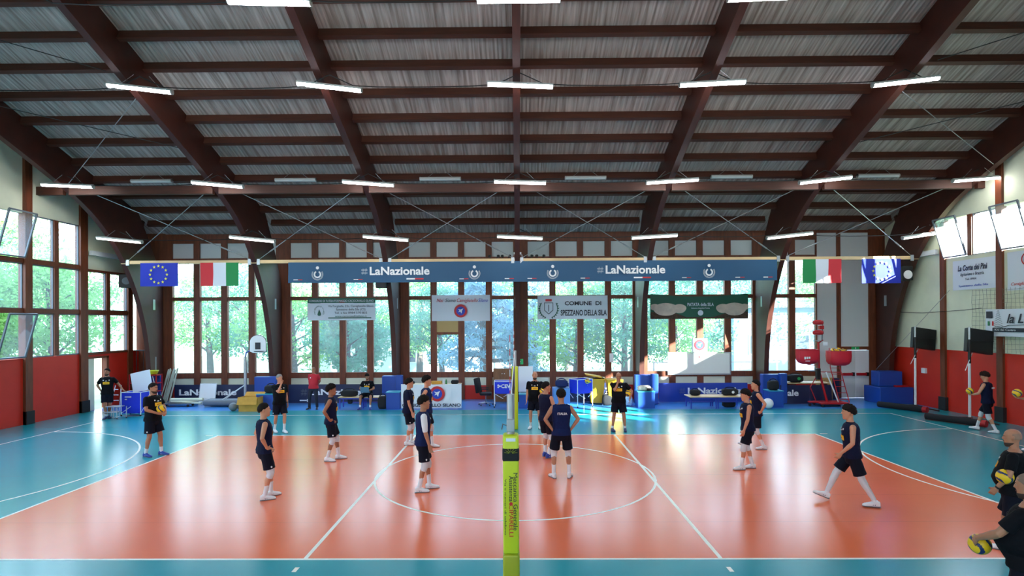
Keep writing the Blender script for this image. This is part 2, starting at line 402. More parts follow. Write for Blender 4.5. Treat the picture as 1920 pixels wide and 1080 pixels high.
# solid bay and panic door in the far corner
b = mb(M['white_panel']); b.box(13.18, YF+.02, 0, 14.11, YF+.08, 7.27); b.box(14.27, YF+.02, 2.25, 15.5, YF+.08, 7.27); b.build('wall_far_panel', kind='structure')
mb(M['wood']).box(14.11, YF-.05, 0, 14.27, YF+.1, 7.28).box(15.5, YF-.05, 0, 16.3, YF+.1, 7.4).box(14.27, YF-.05, 2.1, 15.5, YF+.1, 2.25).build('trim_2', kind='structure')
mb(M['wood']).box(XL-.1, YF-.05, 0, -15.51, YF+.1, 7.4).build('trim_3', kind='structure')

for n_, (a, c, nm) in enumerate(((14.28, 14.88, 'grey'), (14.89, 15.49, 'white'))):
    d = mb(M['white_panel'] if n_ == 0 else M['white']).box(a, YF-.02, 0.01, c, YF+.05, 2.09).build('door_%d' % (n_+2), kind='structure')
    mb(M['redmetal']).rbox(a+.04, YF-.11, .98, c-.1, YF-.021, 1.1, r=.015).m(M['black']).box(c-.14, YF-.12, .96, c-.06, YF-.021, 1.12).build('panic_bar', d, label='red push bar')
# ---------------------------------------------------------------- side walls
def gable(X0, X1, y0, y1, z0, nm, mt):
    n = 12; ys = [y0+(y1-y0)*i/n for i in range(n+1)]
    if y0 < 2 < y1: ys = sorted(ys+[2])
    poly = [(y0, z0), (y1, z0)] + [(y, zr(y)+.02) for y in reversed(ys)]
    mb(mt).prism(poly, X0, X1, 'x').build(nm, kind='structure')
posts_l = [(11.0-2.6*i, 11.29-2.6*i) for i in range(0, 8)]
# left
b = mb(M['red']); b.box(XL-.2, YN, 0, XL, 13.6, 2.25); b.box(XL-.2, 15.08, 0, XL, YF, 2.25); b.box(XL-.2, 13.6, 2.08, XL, 15.08, 2.25); b.build('wall_left', kind='structure')
gable(XL-.2, XL, YN, 13.7, 7.2, 'wall_left_top', M['cream']); gable(XL-.2, XL, 13.7, YF+.1, 5.5, 'wall_left_corner', M['cream'])
w = mb(M['wood']); w.box(XL-.15, 13.5, 0, XL+.08, 13.87, zr(13.9)); w.box(XL-.15, 16.2, 0, XL+.06, 16.5, 5.55)
for a, bb in posts_l: w.box(XL-.15, a, 0, XL+.1, bb, zr(bb))
w.box(XL-.1, 13.8, 2.2, XL+.03, 16.5, 2.28); w.box(XL-.1, 13.8, 5.48, XL+.05, 16.5, 5.56)
w.build('trim_4', kind='structure')
b = mb(M['rubber']); b.box(XL, 11.0, 0, XL+.14, 11.32, .45); b.box(XL, 13.5, 0, XL+.12, 13.9, .45); b.build('baseboard_left', kind='structure')
def side_window(n, X, y0, y1, rows, ncol, out=-1, tilt=()):
    """side-wall glazing: window frame with sashes and panes, y0..y1; out: which way is outside"""
    w = mb(M['wood']); g = mb(M['glass']); s = mb(M['grey'])
    W_ = (y1-y0); cw = W_/ncol; mul = .2
    xa, xb = X+out*.12, X-out*.04
    zs = [r[0] for r in rows]+[rows[-1][1]]
    for i in range(ncol):
        a = y0+i*cw + (mul/2 if i else 0.0); bb = y0+(i+1)*cw - (mul/2 if i < ncol-1 else 0.0)
        if i: w.box(xa, a-mul, rows[0][0], xb, a, rows[-1][1])
        for j, (z0, z1) in enumerate(rows):
            if j: w.box(xa, a, z0-.16, xb, bb, z0)
            if (i, j) in tilt:
                ang = math.radians(16); k0 = len(s.v); r = .05
                # sash hinged at its foot, its top leaning into the room
                for (p, q) in (((a, z0), (bb, z0)), ((a, z1), (bb, z1)), ((a, z0), (a, z1)), ((bb, z0), (bb, z1))):
                    s.bar((0, p[0], p[1]-z0), (0, q[0], q[1]-z0), r, r, up=(1, 0, 0))
                s.xf(Matrix.Translation((X-out*.08, 0, z0+.03)) @ Matrix.Rotation(-out*ang, 4, 'Y'), k0)
                k0 = len(g.v); g.sheet(0, a, 0, 0, bb, z1-z0); g.xf(Matrix.Translation((X-out*.08, 0, z0+.03)) @ Matrix.Rotation(-out*ang, 4, 'Y'), k0)
            else:
                g.sheet(X+out*.05, a, z0, X+out*.05, bb, z1)
                for (p, q) in (((a, z0), (bb, z0)), ((a, z1), (bb, z1)), ((a, z0), (a, z1)), ((bb, z0), (bb, z1))):
                    s.bar((X+out*.03, p[0], p[1]), (X+out*.03, q[0], q[1]), .05, .05, up=(1, 0, 0))
    o = w.build('window_%d' % n, kind='structure'); g.build('window_glass', o); s.build('window_sash', o); return o
R3 = [(2.27, 3.78), (3.95, 5.48), (5.66, 7.18)]
side_window(7, XL, 13.87, 16.2, R3[:2], 2, -1)
side_window(8, XL, 11.29, 13.5, R3, 2, -1)
side_window(9, XL, 8.69, 11.0, R3, 2, -1, tilt={(1, 0), (1, 2)})
for i in range(1, 7): side_window(9+i, XL, 8.69-2.6*i, 11.0-2.6*i, R3, 2, -1)
# left door
t = mb(M['cream']).box(XL-.05, 13.87, 0, XL-.0, 14.28, 2.06).build('door_1', kind='structure')
mb(M['wood']).box(XL-.2, 14.95, 0, XL+.02, 15.08, 2.1).box(XL-.2, 13.87, 2.04, XL+.02, 15.08, 2.12).build('door_frame', t)
# right
b = mb(M['red']); b.box(XR, YN, 0, XR+.2, YF, 2.28); b.build('wall_right', kind='structure')
mb(M['cream']).box(XR, YN, 2.28, XR+.2, 13.5, 5.7).build('wall_right_middle', kind='structure')
gable(XR, XR+.2, YN, 13.5, 7.16, 'wall_right_top', M['cream']); gable(XR, XR+.2, 13.5, YF+.1, 2.28, 'wall_right_corner', M['cream'])
w = mb(M['wood'])
for i in range(0, 9): w.box(XR-.08, 10.8-2.58*i, 0, XR+.1, 11.05-2.58*i, zr(11-2.58*i))
w.box(XR-.08, 13.36, 0, XR+.1, 13.6, zr(13.6))
w.build('trim_5', kind='structure')
for i in range(0, 7): side_window(20+i, XR, 11.05-2.58*i, 13.38-2.58*i, [(5.7, 7.16)], 2, 1, tilt={(1, 0)} if i in (0,) else {(1, 0)} if i == 1 else ())
mb(M['rubber']).box(XR-.12, 13.3, 0, XR, 13.66, .5).box(XR-.12, 10.75, 0, XR, 11.1, .5).build('baseboard_right', kind='structure')
t = thing('side_beam', 'short white timber strut from the window post to the arch above the exit door', 'beam', (XR, 13.6, 6))
mb(M['white_panel']).box(XR-.22, 13.62, 5.9, XR-.1, 15.9, 6.08).build('strut', t)
t = thing('side_beam', 'short pinkish timber strut from the window post to the arch above the door left ajar', 'beam', (XL, 13.8, 6.1))
mb(M['white_panel']).box(XL+.1, 13.9, 6.1, XL+.22, 15.9, 6.28).build('strut', t)
# near wall (behind the camera) with a row of windows like the far one
mb(M['cream']).box(XL-.2, YN-.2, 0, XR+.2, YN, 3.4).box(XL-.2, YN-.2, 6.1, XR+.2, YN, zr(YN)+.05).build('wall_near', kind='structure')
w = mb(M['wood'])
for i in range(28): w.box(XL+i*1.22, YN-.15, 3.4, XL+i*1.22+.27, YN, 6.1)
w.build('trim_6', kind='structure')

# ---------------------------------------------------------------- outside: ground, houses, trees
M['ground'] = mat('outdoor_ground', '#7d8a6a', rough=.9, noise_amt=.3, nscale=.5)
M['asphalt'] = mat('asphalt', '#84888e', rough=.85, noise_amt=.1, nscale=1)
M['bark'] = mat('bark', '#574a44', rough=.9, noise_amt=.3, nscale=6)
def leaf_mat(name, c):
    mt = bpy.data.materials.new(name); mt.use_nodes = True; n = mt.node_tree; n.nodes.clear(); c = lin(c)
    o = n.nodes.new('ShaderNodeOutputMaterial'); d = n.nodes.new('ShaderNodeBsdfDiffuse'); t = n.nodes.new('ShaderNodeBsdfTranslucent'); mx = n.nodes.new('ShaderNodeMixShader')
    oi = n.nodes.new('ShaderNodeTexCoord'); ns = n.nodes.new('ShaderNodeTexNoise'); ns.inputs['Scale'].default_value = .9; mc = n.nodes.new('ShaderNodeMixRGB')
    n.links.new(oi.outputs['Object'], ns.inputs[0]); n.links.new(ns.outputs[0], mc.inputs[0])
    mc.inputs[1].default_value = (*[x*.6 for x in c], 1); mc.inputs[2].default_value = (*[min(1, x*1.5) for x in c], 1)
    n.links.new(mc.outputs[0], d.inputs[0]); n.links.new(mc.outputs[0], t.inputs[0]); mx.inputs[0].default_value = .4
    n.links.new(d.outputs[0], mx.inputs[1]); n.links.new(t.outputs[0], mx.inputs[2]); n.links.new(mx.outputs[0], o.inputs[0]); return mt
M['leaf_a'] = leaf_mat('leaf_green', '#86b468'); M['leaf_b'] = leaf_mat('leaf_dark', '#5f9478'); M['leaf_c'] = leaf_mat('needle_blue', '#7fa6b4')
mb(M['ground']).box(-120, YF+.3, -1.3, 120, 160, -1.2).build('ground_far', kind='structure')
mb(M['asphalt']).box(XL-60, -60, -.5, XL-.25, YF+.3, -.35).build('ground_left', kind='structure')
mb(M['ground']).box(XR+.25, -60, -.5, XR+60, YF+.3, -.35).build('ground_right', kind='structure')
M['hill'] = mat('wooded_hill', '#6d9482', rough=1, noise_amt=.6, nscale=.22)
def hill(nm, cx, cy, ux, uy, L, H):
    b = mb(M['hill']); n = 60; vs = []
    for i in range(n+1):
        t = (i/n-.5)*L; h = H*(.75+.35*noise.noise(V3(i*.13, cx*.1, 0))+.12*noise.noise(V3(i*.9, cy, 3)))
        for d, z in ((0, -1.2), (8, h*.55), (18, h*.9), (30, h)):
            vs.append((cx+ux*t-uy*d*(-1), cy+uy*t+abs(ux)*d, z)) if ux else vs.append((cx-d, cy+t, z))
    fs = [(i*4+k, i*4+k+1, i*4+k+5, i*4+k+4) for i in range(n) for k in range(3)]
    b._add(vs, fs); b.build(nm, kind='structure')
V3 = lambda *a: Vector(a)
hill('hill_far', 0, 72, 1, 0, 240, 17)
hill('hill_left', -72, 0, 0, 1, 200, 15)
def tree(name, label, x, y, h, cr, mt, seed, n=9000, style='round', base=.28, leaf=.2, z0=-1.2, group='trees outside the hall'):
    rnd = random.Random(seed); t = thing(name, label, 'tree', (x, y, z0))
    w = mb(M['bark']); lean = (rnd.uniform(-.4, .4), rnd.uniform(-.3, .3))
    tr = [(lean[0]*(i/6)**1.5, lean[1]*(i/6)**1.5, h*.82*i/6) for i in range(7)]
    r0 = .035*h*(.8 if style != 'cedar' else 1.2)
    w.tube(tr, [r0*(1-.8*i/6) for i in range(7)], 9)
    clumps = []
    nb = 16 if style == 'round' else 26
    for i in range(nb):
        f = base+(.95-base)*(i+.5)/nb; a = i*2.4+rnd.uniform(-.4, .4); p0 = Vector((lean[0]*(f)**1.5, lean[1]*f**1.5, h*.82*f))
        if style == 'round': L = cr*math.sin(PI*min(1, (f-base)/(1-base)*.85+.18))*rnd.uniform(.7, 1.05); up = rnd.uniform(.2, .7)*L
        else: L = cr*(1.15-f)*rnd.uniform(.8, 1.1); up = -.22*L
        p1 = p0+Vector((math.cos(a)*L, math.sin(a)*L, up)); mid = (p0+p1)/2+Vector((0, 0, .12*L))
        w.tube([p0, mid, p1], [r0*.35*(1.2-f), r0*.2*(1.2-f), .012], 5)
        for q, s in ((mid, .75), (p1, 1.0), (p0.lerp(p1, .8), .8)): clumps.append((q, s*cr*(.34 if style == 'round' else .26)))
    w.build('trunk', t, smooth=True)
    lv = []; lf = []
    for i in range(n):
        q, s = clumps[rnd.randrange(len(clumps))]
        d = Vector((rnd.gauss(0, 1), rnd.gauss(0, 1), rnd.gauss(0, .62 if style == 'round' else .3)))
        d = d.normalized()*s*rnd.random()**.4
        c = q+d; nrm = Vector((rnd.gauss(0, 1), rnd.gauss(0, 1), rnd.gauss(0, 1)+.6)).normalized(); x_ = nrm.orthogonal().normalized(); x_ = Matrix.Rotation(rnd.uniform(0, 6.28), 3, nrm) @ x_; y_ = nrm.cross(x_)
        a_ = leaf*rnd.uniform(.6, 1.2); b_ = a_*(.55 if style == 'round' else .25); k = len(lv)
        lv += [c-x_*a_*.6, c+y_*b_*.5, c+x_*a_*.6, c-y_*b_*.5]; lf.append((k, k+1, k+2, k+3))
    me = bpy.data.meshes.new('crown'); me.from_pydata(lv, [], lf); me.materials.append(mt)
    o = bpy.data.objects.new('crown', me); C.objects.link(o); o.parent = t; o.matrix_parent_inverse = Matrix.Translation(t.location).inverted(); o.matrix_parent_inverse.identity(); 
    for ch in t.children:
        ch.matrix_parent_inverse.identity()
    return t
A = tree('leafy_tree', 'light green leafy tree outside the windows just behind the basketball hoop', -12.5, 24, 8.5, 3.2, M['leaf_a'], 1)
B = tree('leafy_tree', 'dark green bushy tree outside behind the Italian flag near the open door', -16.5, 27, 9.5, 3.6, M['leaf_b'], 2)
D = tree('cedar_tree', 'bluish cedar with drooping sprays outside the Nai Siamo banner', -1.6, 22.5, 10.5, 3.4, M['leaf_c'], 3, n=10000, style='cedar', leaf=.34)
E_ = tree('leafy_tree', 'slim young leafy tree with thin crown outside under the cheese banner', -8.6, 21.5, 6.5, 1.9, M['leaf_b'], 4, n=7000)
def tcopy(src, x, y, rz, sc, label):
    o = dup(src, (x, y, -1.2), rz, label, scale=sc); return o
tcopy(A, -20.5, 30, 1.2, 1.1, 'tall light green tree outside the corner nearest the blue flag')
tcopy(B, -4.4, 26, 2.2, .85, 'dark bushy tree outside over the seated man and bench')
tcopy(B, -10.4, 29, .7, .8, 'dark rounded tree outside behind the slim young one')
tcopy(A, 3.4, 24.5, 3.0, .95, 'light green tree outside under the town council banner')
tcopy(B, 6.0, 23.5, 4.0, .9, 'dark green tree outside between the council and potato banners')
tcopy(D, 1.0, 27.5, 2.0, .95, 'bluish cedar outside just past the net line')
tcopy(A, 9.3, 25, 5.1, .8, 'light green tree outside behind the potato banner')
tcopy(B, 14.6, 32, 1.7, 1.1, 'dark tree outside beyond the pale house by the ball machine')
tcopy(A, -7.0, 33, 4.4, 1.2, 'tall pale tree outside rising over the low white house')
tcopy(B, 4.0, 36, 5.4, 1.3, 'tall dark tree outside far beyond the cedar')
tcopy(A, 21.0, 31, 2.6, 1.2, 'tall leafy tree outside past the panic door corner')
for i, (x, y, s_, lab) in enumerate([(-23, 15.5, .9, 'leafy tree outside the two-row corner window by the speaker'), (-23.5, 11.3, 1.0, 'leafy tree outside the open tilted sash nearest the door'), (-26, 6.5, 1.05, 'leafy tree outside the large tilted sashes by the red wall'), (-28, 19.0, 1.2, 'tall tree outside far past the corner speaker')]):
    o = tcopy((A, B, A, B)[i], x, y, i*1.3, s_, lab); o.location.z = -.4
for i, (x, y, s_, lab) in enumerate([(25.5, 15.5, .95, 'pale tree outside the tilted clerestory sash by the agritourism banner'), (26, 8.5, 1.15, 'pale tree outside the clerestory window above the pine banner')]):
    o = tcopy((A, A)[i], x+3, y+3, 2+i*1.3, s_, lab); o.location.z = -.4
for i, (x, y, s_, lab) in enumerate([(-22.5, 19.5, 1.1, 'leafy tree outside close to the corner behind the loudspeaker'), (-30, 25, 1.5, 'broad tall tree outside beyond the leftmost corner'), (-13.5, 36, 1.5, 'broad dark tree outside far behind the white house beside the hoop'), (-1, 40, 1.6, 'broad green tree outside rising over the white house roof'), (9.5, 38, 1.6, 'broad tree outside far behind the whiteboard'), (-29, 12, 1.2, 'broad tree outside second row by the two-tier windows'), (-31, 5, 1.3, 'broad tree outside second row by the tilted sashes')]):
    o = tcopy((A, A, B, A, B, B, A)[i], x, y, 1.7+i*1.1, s_, lab.replace('leftmost ', 'open-door '))
# low white house with a shallow roof, downpipe and windows
M['render'] = mat('white_render', '#cfd4dc', rough=.8); M['rooftile'] = mat('roof_sheet', '#8e8c94', rough=.7); M['shutter'] = mat('dark_glazing', '#3b4654', rough=.2)
M['blue_render'] = mat('blue_render', '#8296b4', rough=.8)
def house(label, x0, x1, y0, y1, eave, ridge_, wins, nm='house', wall=None):
    t = thing(nm, label, 'house', ((x0+x1)/2, (y0+y1)/2, -1.2))
    mb(wall or M['render']).box(x0, y0, -1.2, x1, y1, eave).build('house_wall', t)
    mb(M['rooftile']).prism([(y0-.7, eave-.05), ((y0+y1)/2, ridge_), (y1+.7, eave-.05), (y1+.7, eave+.12), ((y0+y1)/2, ridge_+.17), (y0-.7, eave+.12)], x0-.6, x1+.6, 'x').build('roof', t)
    for wx, wz, ww, wh in wins:
        o = mb(M['white']).box(wx-ww/2-.08, y0-.06, wz-.08, wx+ww/2+.08, y0, wz+wh+.08).build('window', t)
        mb(M['shutter']).box(wx-ww/2, y0-.07, wz, wx+ww/2, y0-.055, wz+wh).build('pane', o)
    mb(M['grey']).tube([(x1-2.2, y0-.1, eave-.1), (x1-2.2, y0-.1, -1.2)], .06).build('downpipe', t)
house('low white house with grey roof seen outside behind the seated man', -16, 0.5, 38, 46, 1.9, 3.6, [(-12.5, .2, .9, 1.1), (-8.6, .2, .9, 1.1), (-4.6, .2, .8, 1.1), (-1.6, .2, .8, 1.1)])
house('pale blue house outside behind the red ball machine', 14.5, 24, 30, 37, 4.3, 5.8, [(16, 1.2, .9, 1.2), (19, 1.2, .9, 1.2)], wall=M['blue_render'])
house('unseen tall white block added outside to cut sun from the high clerestory windows', 27, 40, -50, -15.4, 13, 15, [], 'sun_block')  # unseen mass added to keep low sun off the court floor
house('small pinkish-white house seen low through the windows by the red wall', -42, -34, 8, 20, 3.0, 4.4, [(-38, .8, 1, 1.2)])
# metal fence beyond the potato banner
t = thing('fence', 'low blue-grey metal railing outside the panes under the potato banner', 'fence', (10, 21, -1.2))
b = mb(M['steel']).bar((7, 21, 1.3), (13.4, 21, 1.3), .05).bar((7, 21, .7), (13.4, 21, .7), .05)
b.build('rail', t)
for i in range(6): mb(M['steel']).box(7+i*1.25, 20.97, -1.2, 7.06+i*1.25, 21.03, 1.35).build('post', t)

# ---------------------------------------------------------------- fluorescent lamps, cables, bracing
M['tube_on'] = mat('lamp_lit', '#f4f7ff', rough=.4, emit=26.0); M['lampbody'] = mat('lamp_housing', '#b9beb9', rough=.45)
M['tube_dim'] = mat('lamp_unlit', '#c4d2d0', rough=.35); M['cable'] = mat('black_cable', '#101312', rough=.6); M['rod'] = mat('steel_rod', '#a3a8aa', rough=.35, metal=.6)
M['tube_c'] = mat('lamp_weak', '#eef2ea', rough=.4, emit=3.5); M['tube_b'] = mat('lamp_mid', '#f6f8fa', rough=.4, emit=12)
def lamp(x, y, z, L, mt, label, group, hang=.35, tilt=0.):
    t = thing('fluorescent_lamp', label, 'lamp', (x, y, z), group)
    k = MB(); k.m(M['lampbody'])
    prof = [(-.085, 0), (-.07, .05), (-.02, .075), (.02, .075), (.07, .05), (.085, 0)]
    k.prism([(y+a, z+b) for a, b in prof], x-L/2, x+L/2, 'x').build('housing', t)
    k = mb(mt); prof = [(-.078, 0), (-.06, -.045), (0, -.062), (.06, -.045), (.078, 0)]
    k.prism([(y+a, z+b) for a, b in prof], x-L/2+.03, x+L/2-.03, 'x').build('diffuser', t)
    for s in (-1, 1):
        k = mb(M['lampbody']); k.prism([(y+a*1.05, z+b*1.05) for a, b in [(-.085, 0), (-.07, .05), (0, .08), (.07, .05), (.085, 0), (.06, -.05), (0, -.068), (-.06, -.05)]], x+s*L/2-.02*(s > 0), x+s*L/2+.02*(s < 0), 'x')
        k.build('end_cap', t)
        mb(M['rod']).tube([(x+s*L*.3, y, z+.07), (x+s*L*.12, y, z+hang)], .006, 5).build('hanger', t)
    return t
rows = [(3.6, 10.12, 5.2, .15, M['tube_on'], 'topmost'), (6.9, 9.70, 5.08, .2, M['tube_on'], 'second'), (10.9, 8.09, 5.09, .2, M['tube_b'], 'third'), (13.55, 6.63, 5.12, .2, M['tube_c'], 'lowest')]
pos = ['beside the open-door wall', 'second from the open-door wall', 'third from the open-door wall', 'above the net line', 'third from the clerestory wall', 'second from the clerestory wall', 'beside the clerestory wall']
for y, z, sp, x0, mt, nm in rows:
    for k in range(-3, 4):
        if abs(k) > {'topmost': 1, 'second': 2}.get(nm, 3): continue
        lt = lamp(x0+k*sp, y, z, 1.75, mt, 'white strip light in the %s row, %s' % (nm, pos[k+3]), 'strip lights in four rows')
        lt.rotation_euler = (0, math.radians({'topmost': [0, 0, 2, 0, -2, 0, 0], 'second': [0, 7, 7, 3, -2.5, -6, 0], 'third': [3, 5.5, 4.5, 2, -3, -6, -4], 'lowest': [6, 6, 5, 3, -3, -6, -8]}[nm][k+3]), 0)
    b = mb(M['cable']); pts = []
    zt = z+.32
    for k in range(-3, 3):
        for i in range(9):
            f = i/8; x = x0+(k+f)*sp; pts.append((x, y, zt - .30*math.sin(PI*min(1, f*6 if f < .5 else (1-f)*6)/2) - .05*math.sin(PI*f)))
    b.tube(pts, .014, 5); b.build('power_cable', label='black sagging cable feeding the %s row of strip lights' % nm, cat='cable')
for k in range(6):
    lamp(-13.3+5.3*k, 12.6, 8.64, 1.5, M['tube_dim'], 'unlit strip light under the purlins, ' + ['in the bay by the open door', 'in the bay of the hoop', 'in the bay over the seated man', 'in the bay over the town council banner', 'in the bay over the potato banner', 'in the bay over the ball machine'][k], 'unlit strip lights', hang=.28)
for k in range(6):                                       # roof wind bracing: crossed rods, one object per rod
    a, c = AX[k], AX[k+1]
    for s, (p, q) in enumerate((((a+.15, 14.54, 5.95), (c-.12, 11.75, 8.3)), ((c-.15, 14.54, 5.95), (a+.12, 11.75, 8.3)))):
        p, q = Vector(p), Vector(q); b = mb(M['rod']).tube([p, q], .014, 6); b.tube([p.lerp(q, .12), p.lerp(q, .2)], .028, 8)
        b.build('bracing_rod', label='steel bracing rod in the bay ' + ['by the open door', 'of the hoop', 'over the seated man', 'over the town council banner', 'over the potato banner', 'over the ball machine'][k] + (', rising toward the clerestory side' if s == 0 else ', rising toward the open door'), cat='rod', group='steel roof bracing rods')
for k, (p, q, lab) in enumerate([((-15.5, 11.4, 8.2), (-10.5, 7.6, 9.75), 'thin rod in the upper open-door bay, rising to the second lamp row'), ((-10.5, 9.7, 8.95), (-15.5, 7.0, 9.7), 'thin rod crossing the upper bay on the open door side, sloping down to the middle'),
        ((15.7, 10.6, 8.5), (10.7, 7.6, 9.75), 'thin rod crossing the upper bay on the clerestory side, rising to the second lamp row'), ((10.7, 9.7, 8.95), (15.7, 7.0, 9.7), 'thin rod crossing the upper bay on the clerestory side, sloping down to the middle'),
        ((10.7, 6.2, 9.95), (15.7, 3.5, 10.9), 'thin rod in the top corner on the clerestory side'), ((-10.5, 6.4, 9.95), (-15.5, 4.0, 10.9), 'thin rod in the top corner on the open door side')]):
    mb(M['rod'] if k in (0, 2) else M['cable']).tube([p, q], .012, 6).build('bracing_rod', label=lab, cat='rod')

# ---------------------------------------------------------------- cloth banners, flags
def cloth(mt, x0, x1, z0, z1, y, nx=40, nz=8, wave=.03, seed=0, sag=0., thick=.004, freq=3.0):
    """hanging sheet facing -Y, slightly wavy, with real thickness"""
    b = mb(mt); vs = []
    for j in range(nz+1):
        for i in range(nx+1):
            u, v = i/nx, j/nz; x = x0+(x1-x0)*u; z = z0+(z1-z0)*v - sag*math.sin(PI*u)*v
            d = wave*noise.noise(Vector((x*freq*.6+seed*7.3, z*freq*.35, seed)))*min(1, 1.6*(1-v))
            vs.append((x, y+d, z))
    n = len(vs); allv = vs+[(x, yy+thick, z) for x, yy, z in vs]; fs = []
    for j in range(nz):
        for i in range(nx):
            a = j*(nx+1)+i; q = (a, a+1, a+nx+2, a+nx+1); fs += [q, tuple(n+k for k in reversed(q))]
    rim = [i for i in range(nx+1)]+[(j)*(nx+1)+nx for j in range(1, nz+1)]+[nz*(nx+1)+i for i in range(nx-1, -1, -1)]+[j*(nx+1) for j in range(nz-1, 0, -1)]
    for i, a in enumerate(rim):
        c = rim[(i+1) % len(rim)]; fs.append((a, a+n, c+n, c))
    b._add(allv, fs); return b
def logo(x, y, z, r, mt, parent, name='emblem'):          # figure with a ball head inside ringed arms
    b = mb(mt); b.lathe([(1e-3, 0), (r*.27, 0), (r*.27, .002), (1e-3, .002)], (x, y, z+r*1.02), 'y', 20)
    for rad, w, a0, a1 in ((.52, .26, .62, 2*PI+PI-.62-0), (.84, .05, .95, 5.3), (.98, .04, 1.2, 5.0)):
        o_ = []; i_ = []
        for k in range(33):
            a = PI/2+.45+(2*PI-.9)*k/32 if rad < .6 else PI/2+1.0+(2*PI-2.0)*k/32
            o_.append((x+(rad+w/2)*r*math.cos(a), z-r*.12+(rad+w/2)*r*math.sin(a))); i_.append((x+(rad-w/2)*r*math.cos(a), z-r*.12+(rad-w/2)*r*math.sin(a)))
        b.strip(o_, i_, y-.002, y, 'y')
    return b.build(name, parent)
def hashtag(x, y, z, s, mt, parent):
    b = mb(mt)
    for d in (-.16, .16):
        for e in (-.05, .05):
            b.bar((x+d*s+e*s-.06*s, y, z-.38*s), (x+d*s+e*s+.06*s, y, z+.38*s), .012*s*2, .002)
            b.bar((x-.36*s, y, z+d*s+e*s), (x+.36*s, y, z+d*s+e*s), .002, .012*s*2)
    return b.build('hash_mark', parent)
BY = 14.43
M['bannerblue'] = mat('banner_teal_blue', '#184f74', rough=.5)
b = cloth(M['bannerblue'], -9.02, 10.36, 5.0, 5.82, BY, nx=160, wave=.05, seed=2)
big = b.build('banner', smooth=True, label='very long blue LaNazionale banner hung on the high timber beam', cat='banner', loc=(.67, BY, 5.8))
for x0, x1 in ((-5.77, -3.39), (3.58, 5.93)):
    text('LaNazionale', .44, ((x0+x1)/2, BY-.045, 5.44), M['white'], big, width=x1-x0, bold=.012)
    hashtag(x0-.2, BY-.045, 5.44, .34, M['white'], big)
for x in (-7.84, -1.6, 1.5, 7.67): logo(x, BY-.045, 5.36, .23, M['white'], big)
for i, x in enumerate([-8.8, -6.4, -4.3, -2.2, -.4, .5, 2.6, 4.7, 6.6, 8.7, 9.8]):
    w = .34 if i in (2, 7) else .18
    mb(M['white']).box(x, BY-.045, 5.11, x+w, BY-.043, 5.11+w*.16).build('stripe', big, label='white dash'); mb(M['redprint']).box(x+w, BY-.045, 5.11, x+2*w, BY-.043, 5.11+w*.16).build('stripe', big, label='red dash')
# flags
M['euflag'] = mat('flag_blue', '#1a2fb0', rough=.7); M['star'] = mat('star_yellow', '#e8e24a', rough=.6)
M['itg'] = mat('flag_green', '#1e8a4a', rough=.7); M['itw'] = mat('flag_white', '#dfe5ee', rough=.7); M['itr'] = mat('flag_red', '#d5303a', rough=.7)
def star(b, x, y, z, r):
    b.prism([(x+(r if k % 2 == 0 else r*.4)*math.sin(PI*k/5), z+(r if k % 2 == 0 else r*.4)*math.cos(PI*k/5)) for k in range(10)], y-.002, y, 'y')
def eu(x0, x1, z0, z1, label, seed):
    o = cloth(M['euflag'], x0, x1, z0, z1, BY, nx=30, wave=.05, seed=seed).build('flag', smooth=True, label=label, cat='flag', loc=((x0+x1)/2, BY, z1))
    cx, cz = (x0+x1)/2, (z0+z1)/2
    for k in range(12):
        b = mb(M['star']); star(b, cx+.34*math.sin(k*PI/6), BY-.04, cz+.34*math.cos(k*PI/6), .065); b.build('star', o)
def it(x0, x1, z0, z1, order, label, seed):
    t = thing('flag', label, 'flag', ((x0+x1)/2, BY, z1)); w = (x1-x0)/3
    for i, c in enumerate(order): cloth(M['it'+c], x0+i*w, x0+(i+1)*w, z0, z1, BY, nx=10, wave=.05, seed=seed).build({'g': 'green_stripe', 'w': 'white_stripe', 'r': 'red_stripe'}[c], t, smooth=True)
eu(-14.95, -13.44, 4.9, 5.83, 'blue flag with ring of yellow stars, flat and even, above the open door side', 3)
it(-12.54, -11.0, 4.9, 5.83, 'rwg', 'red, white and green flag with the red stripe nearest the blue flag', 4)
it(11.37, 12.89, 4.88, 5.82, 'gwr', 'green, white and red flag with the green stripe nearest the long banner', 5)
eu(13.69, 15.21, 4.86, 5.82, 'blue flag with yellow stars, sunlit and rumpled, by the clerestory wall', 6)
# banners on the far windows
WY = 16.93
def rope(b, p, q, r=.006): b.tube([p, q], r, 5)
o = cloth(M['paper'], -9.18, -6.17, 3.52, 4.28, WY, wave=.02, seed=8).build('banner', smooth=True, label='white CONSORZIO banner with a dark green heading on the windows', cat='banner', loc=(-7.67, WY, 4.48))
cloth(M['darkgreen'], -9.18, -6.17, 4.27, 4.50, WY, wave=.02, seed=8, nz=2).build('heading', o, smooth=True, label='dark green heading strip')
text('CONSORZIO DI TUTELA FORMAGGIO CACIOCAVALLO SILANO', .14, (-7.67, WY-.03, 4.37), M['paper'], o, width=2.85)
for i, (tx, w_) in enumerate((('Via Forgitelle, 22c, Camigliatello Silano', 2.0), ('Spezzano della Sila (CS)', 1.3), ('Tel. e fax 0984 570 832', 1.45), ('www.caciocavallosilano.it', 1.4))):
    text(tx, .13, (-7.25, WY-.03, 4.14-.15*i), M['darkprint'] if i < 3 else M['darkgreen'], o, width=w_)
mb(M['darkgreen']).box(-8.25, WY-.03, 3.6, -6.35, WY-.026, 3.64).build('rule', o)
for k, ch in enumerate('CACIOCAVALLO SILANO'):
    a = math.radians(205-k*230/18); text(ch, .085, (-8.65+.2*math.cos(a), WY-.03, 3.9+.24*math.sin(a)), M['darkgreen'], o, rot=(PI/2, 0, 0))
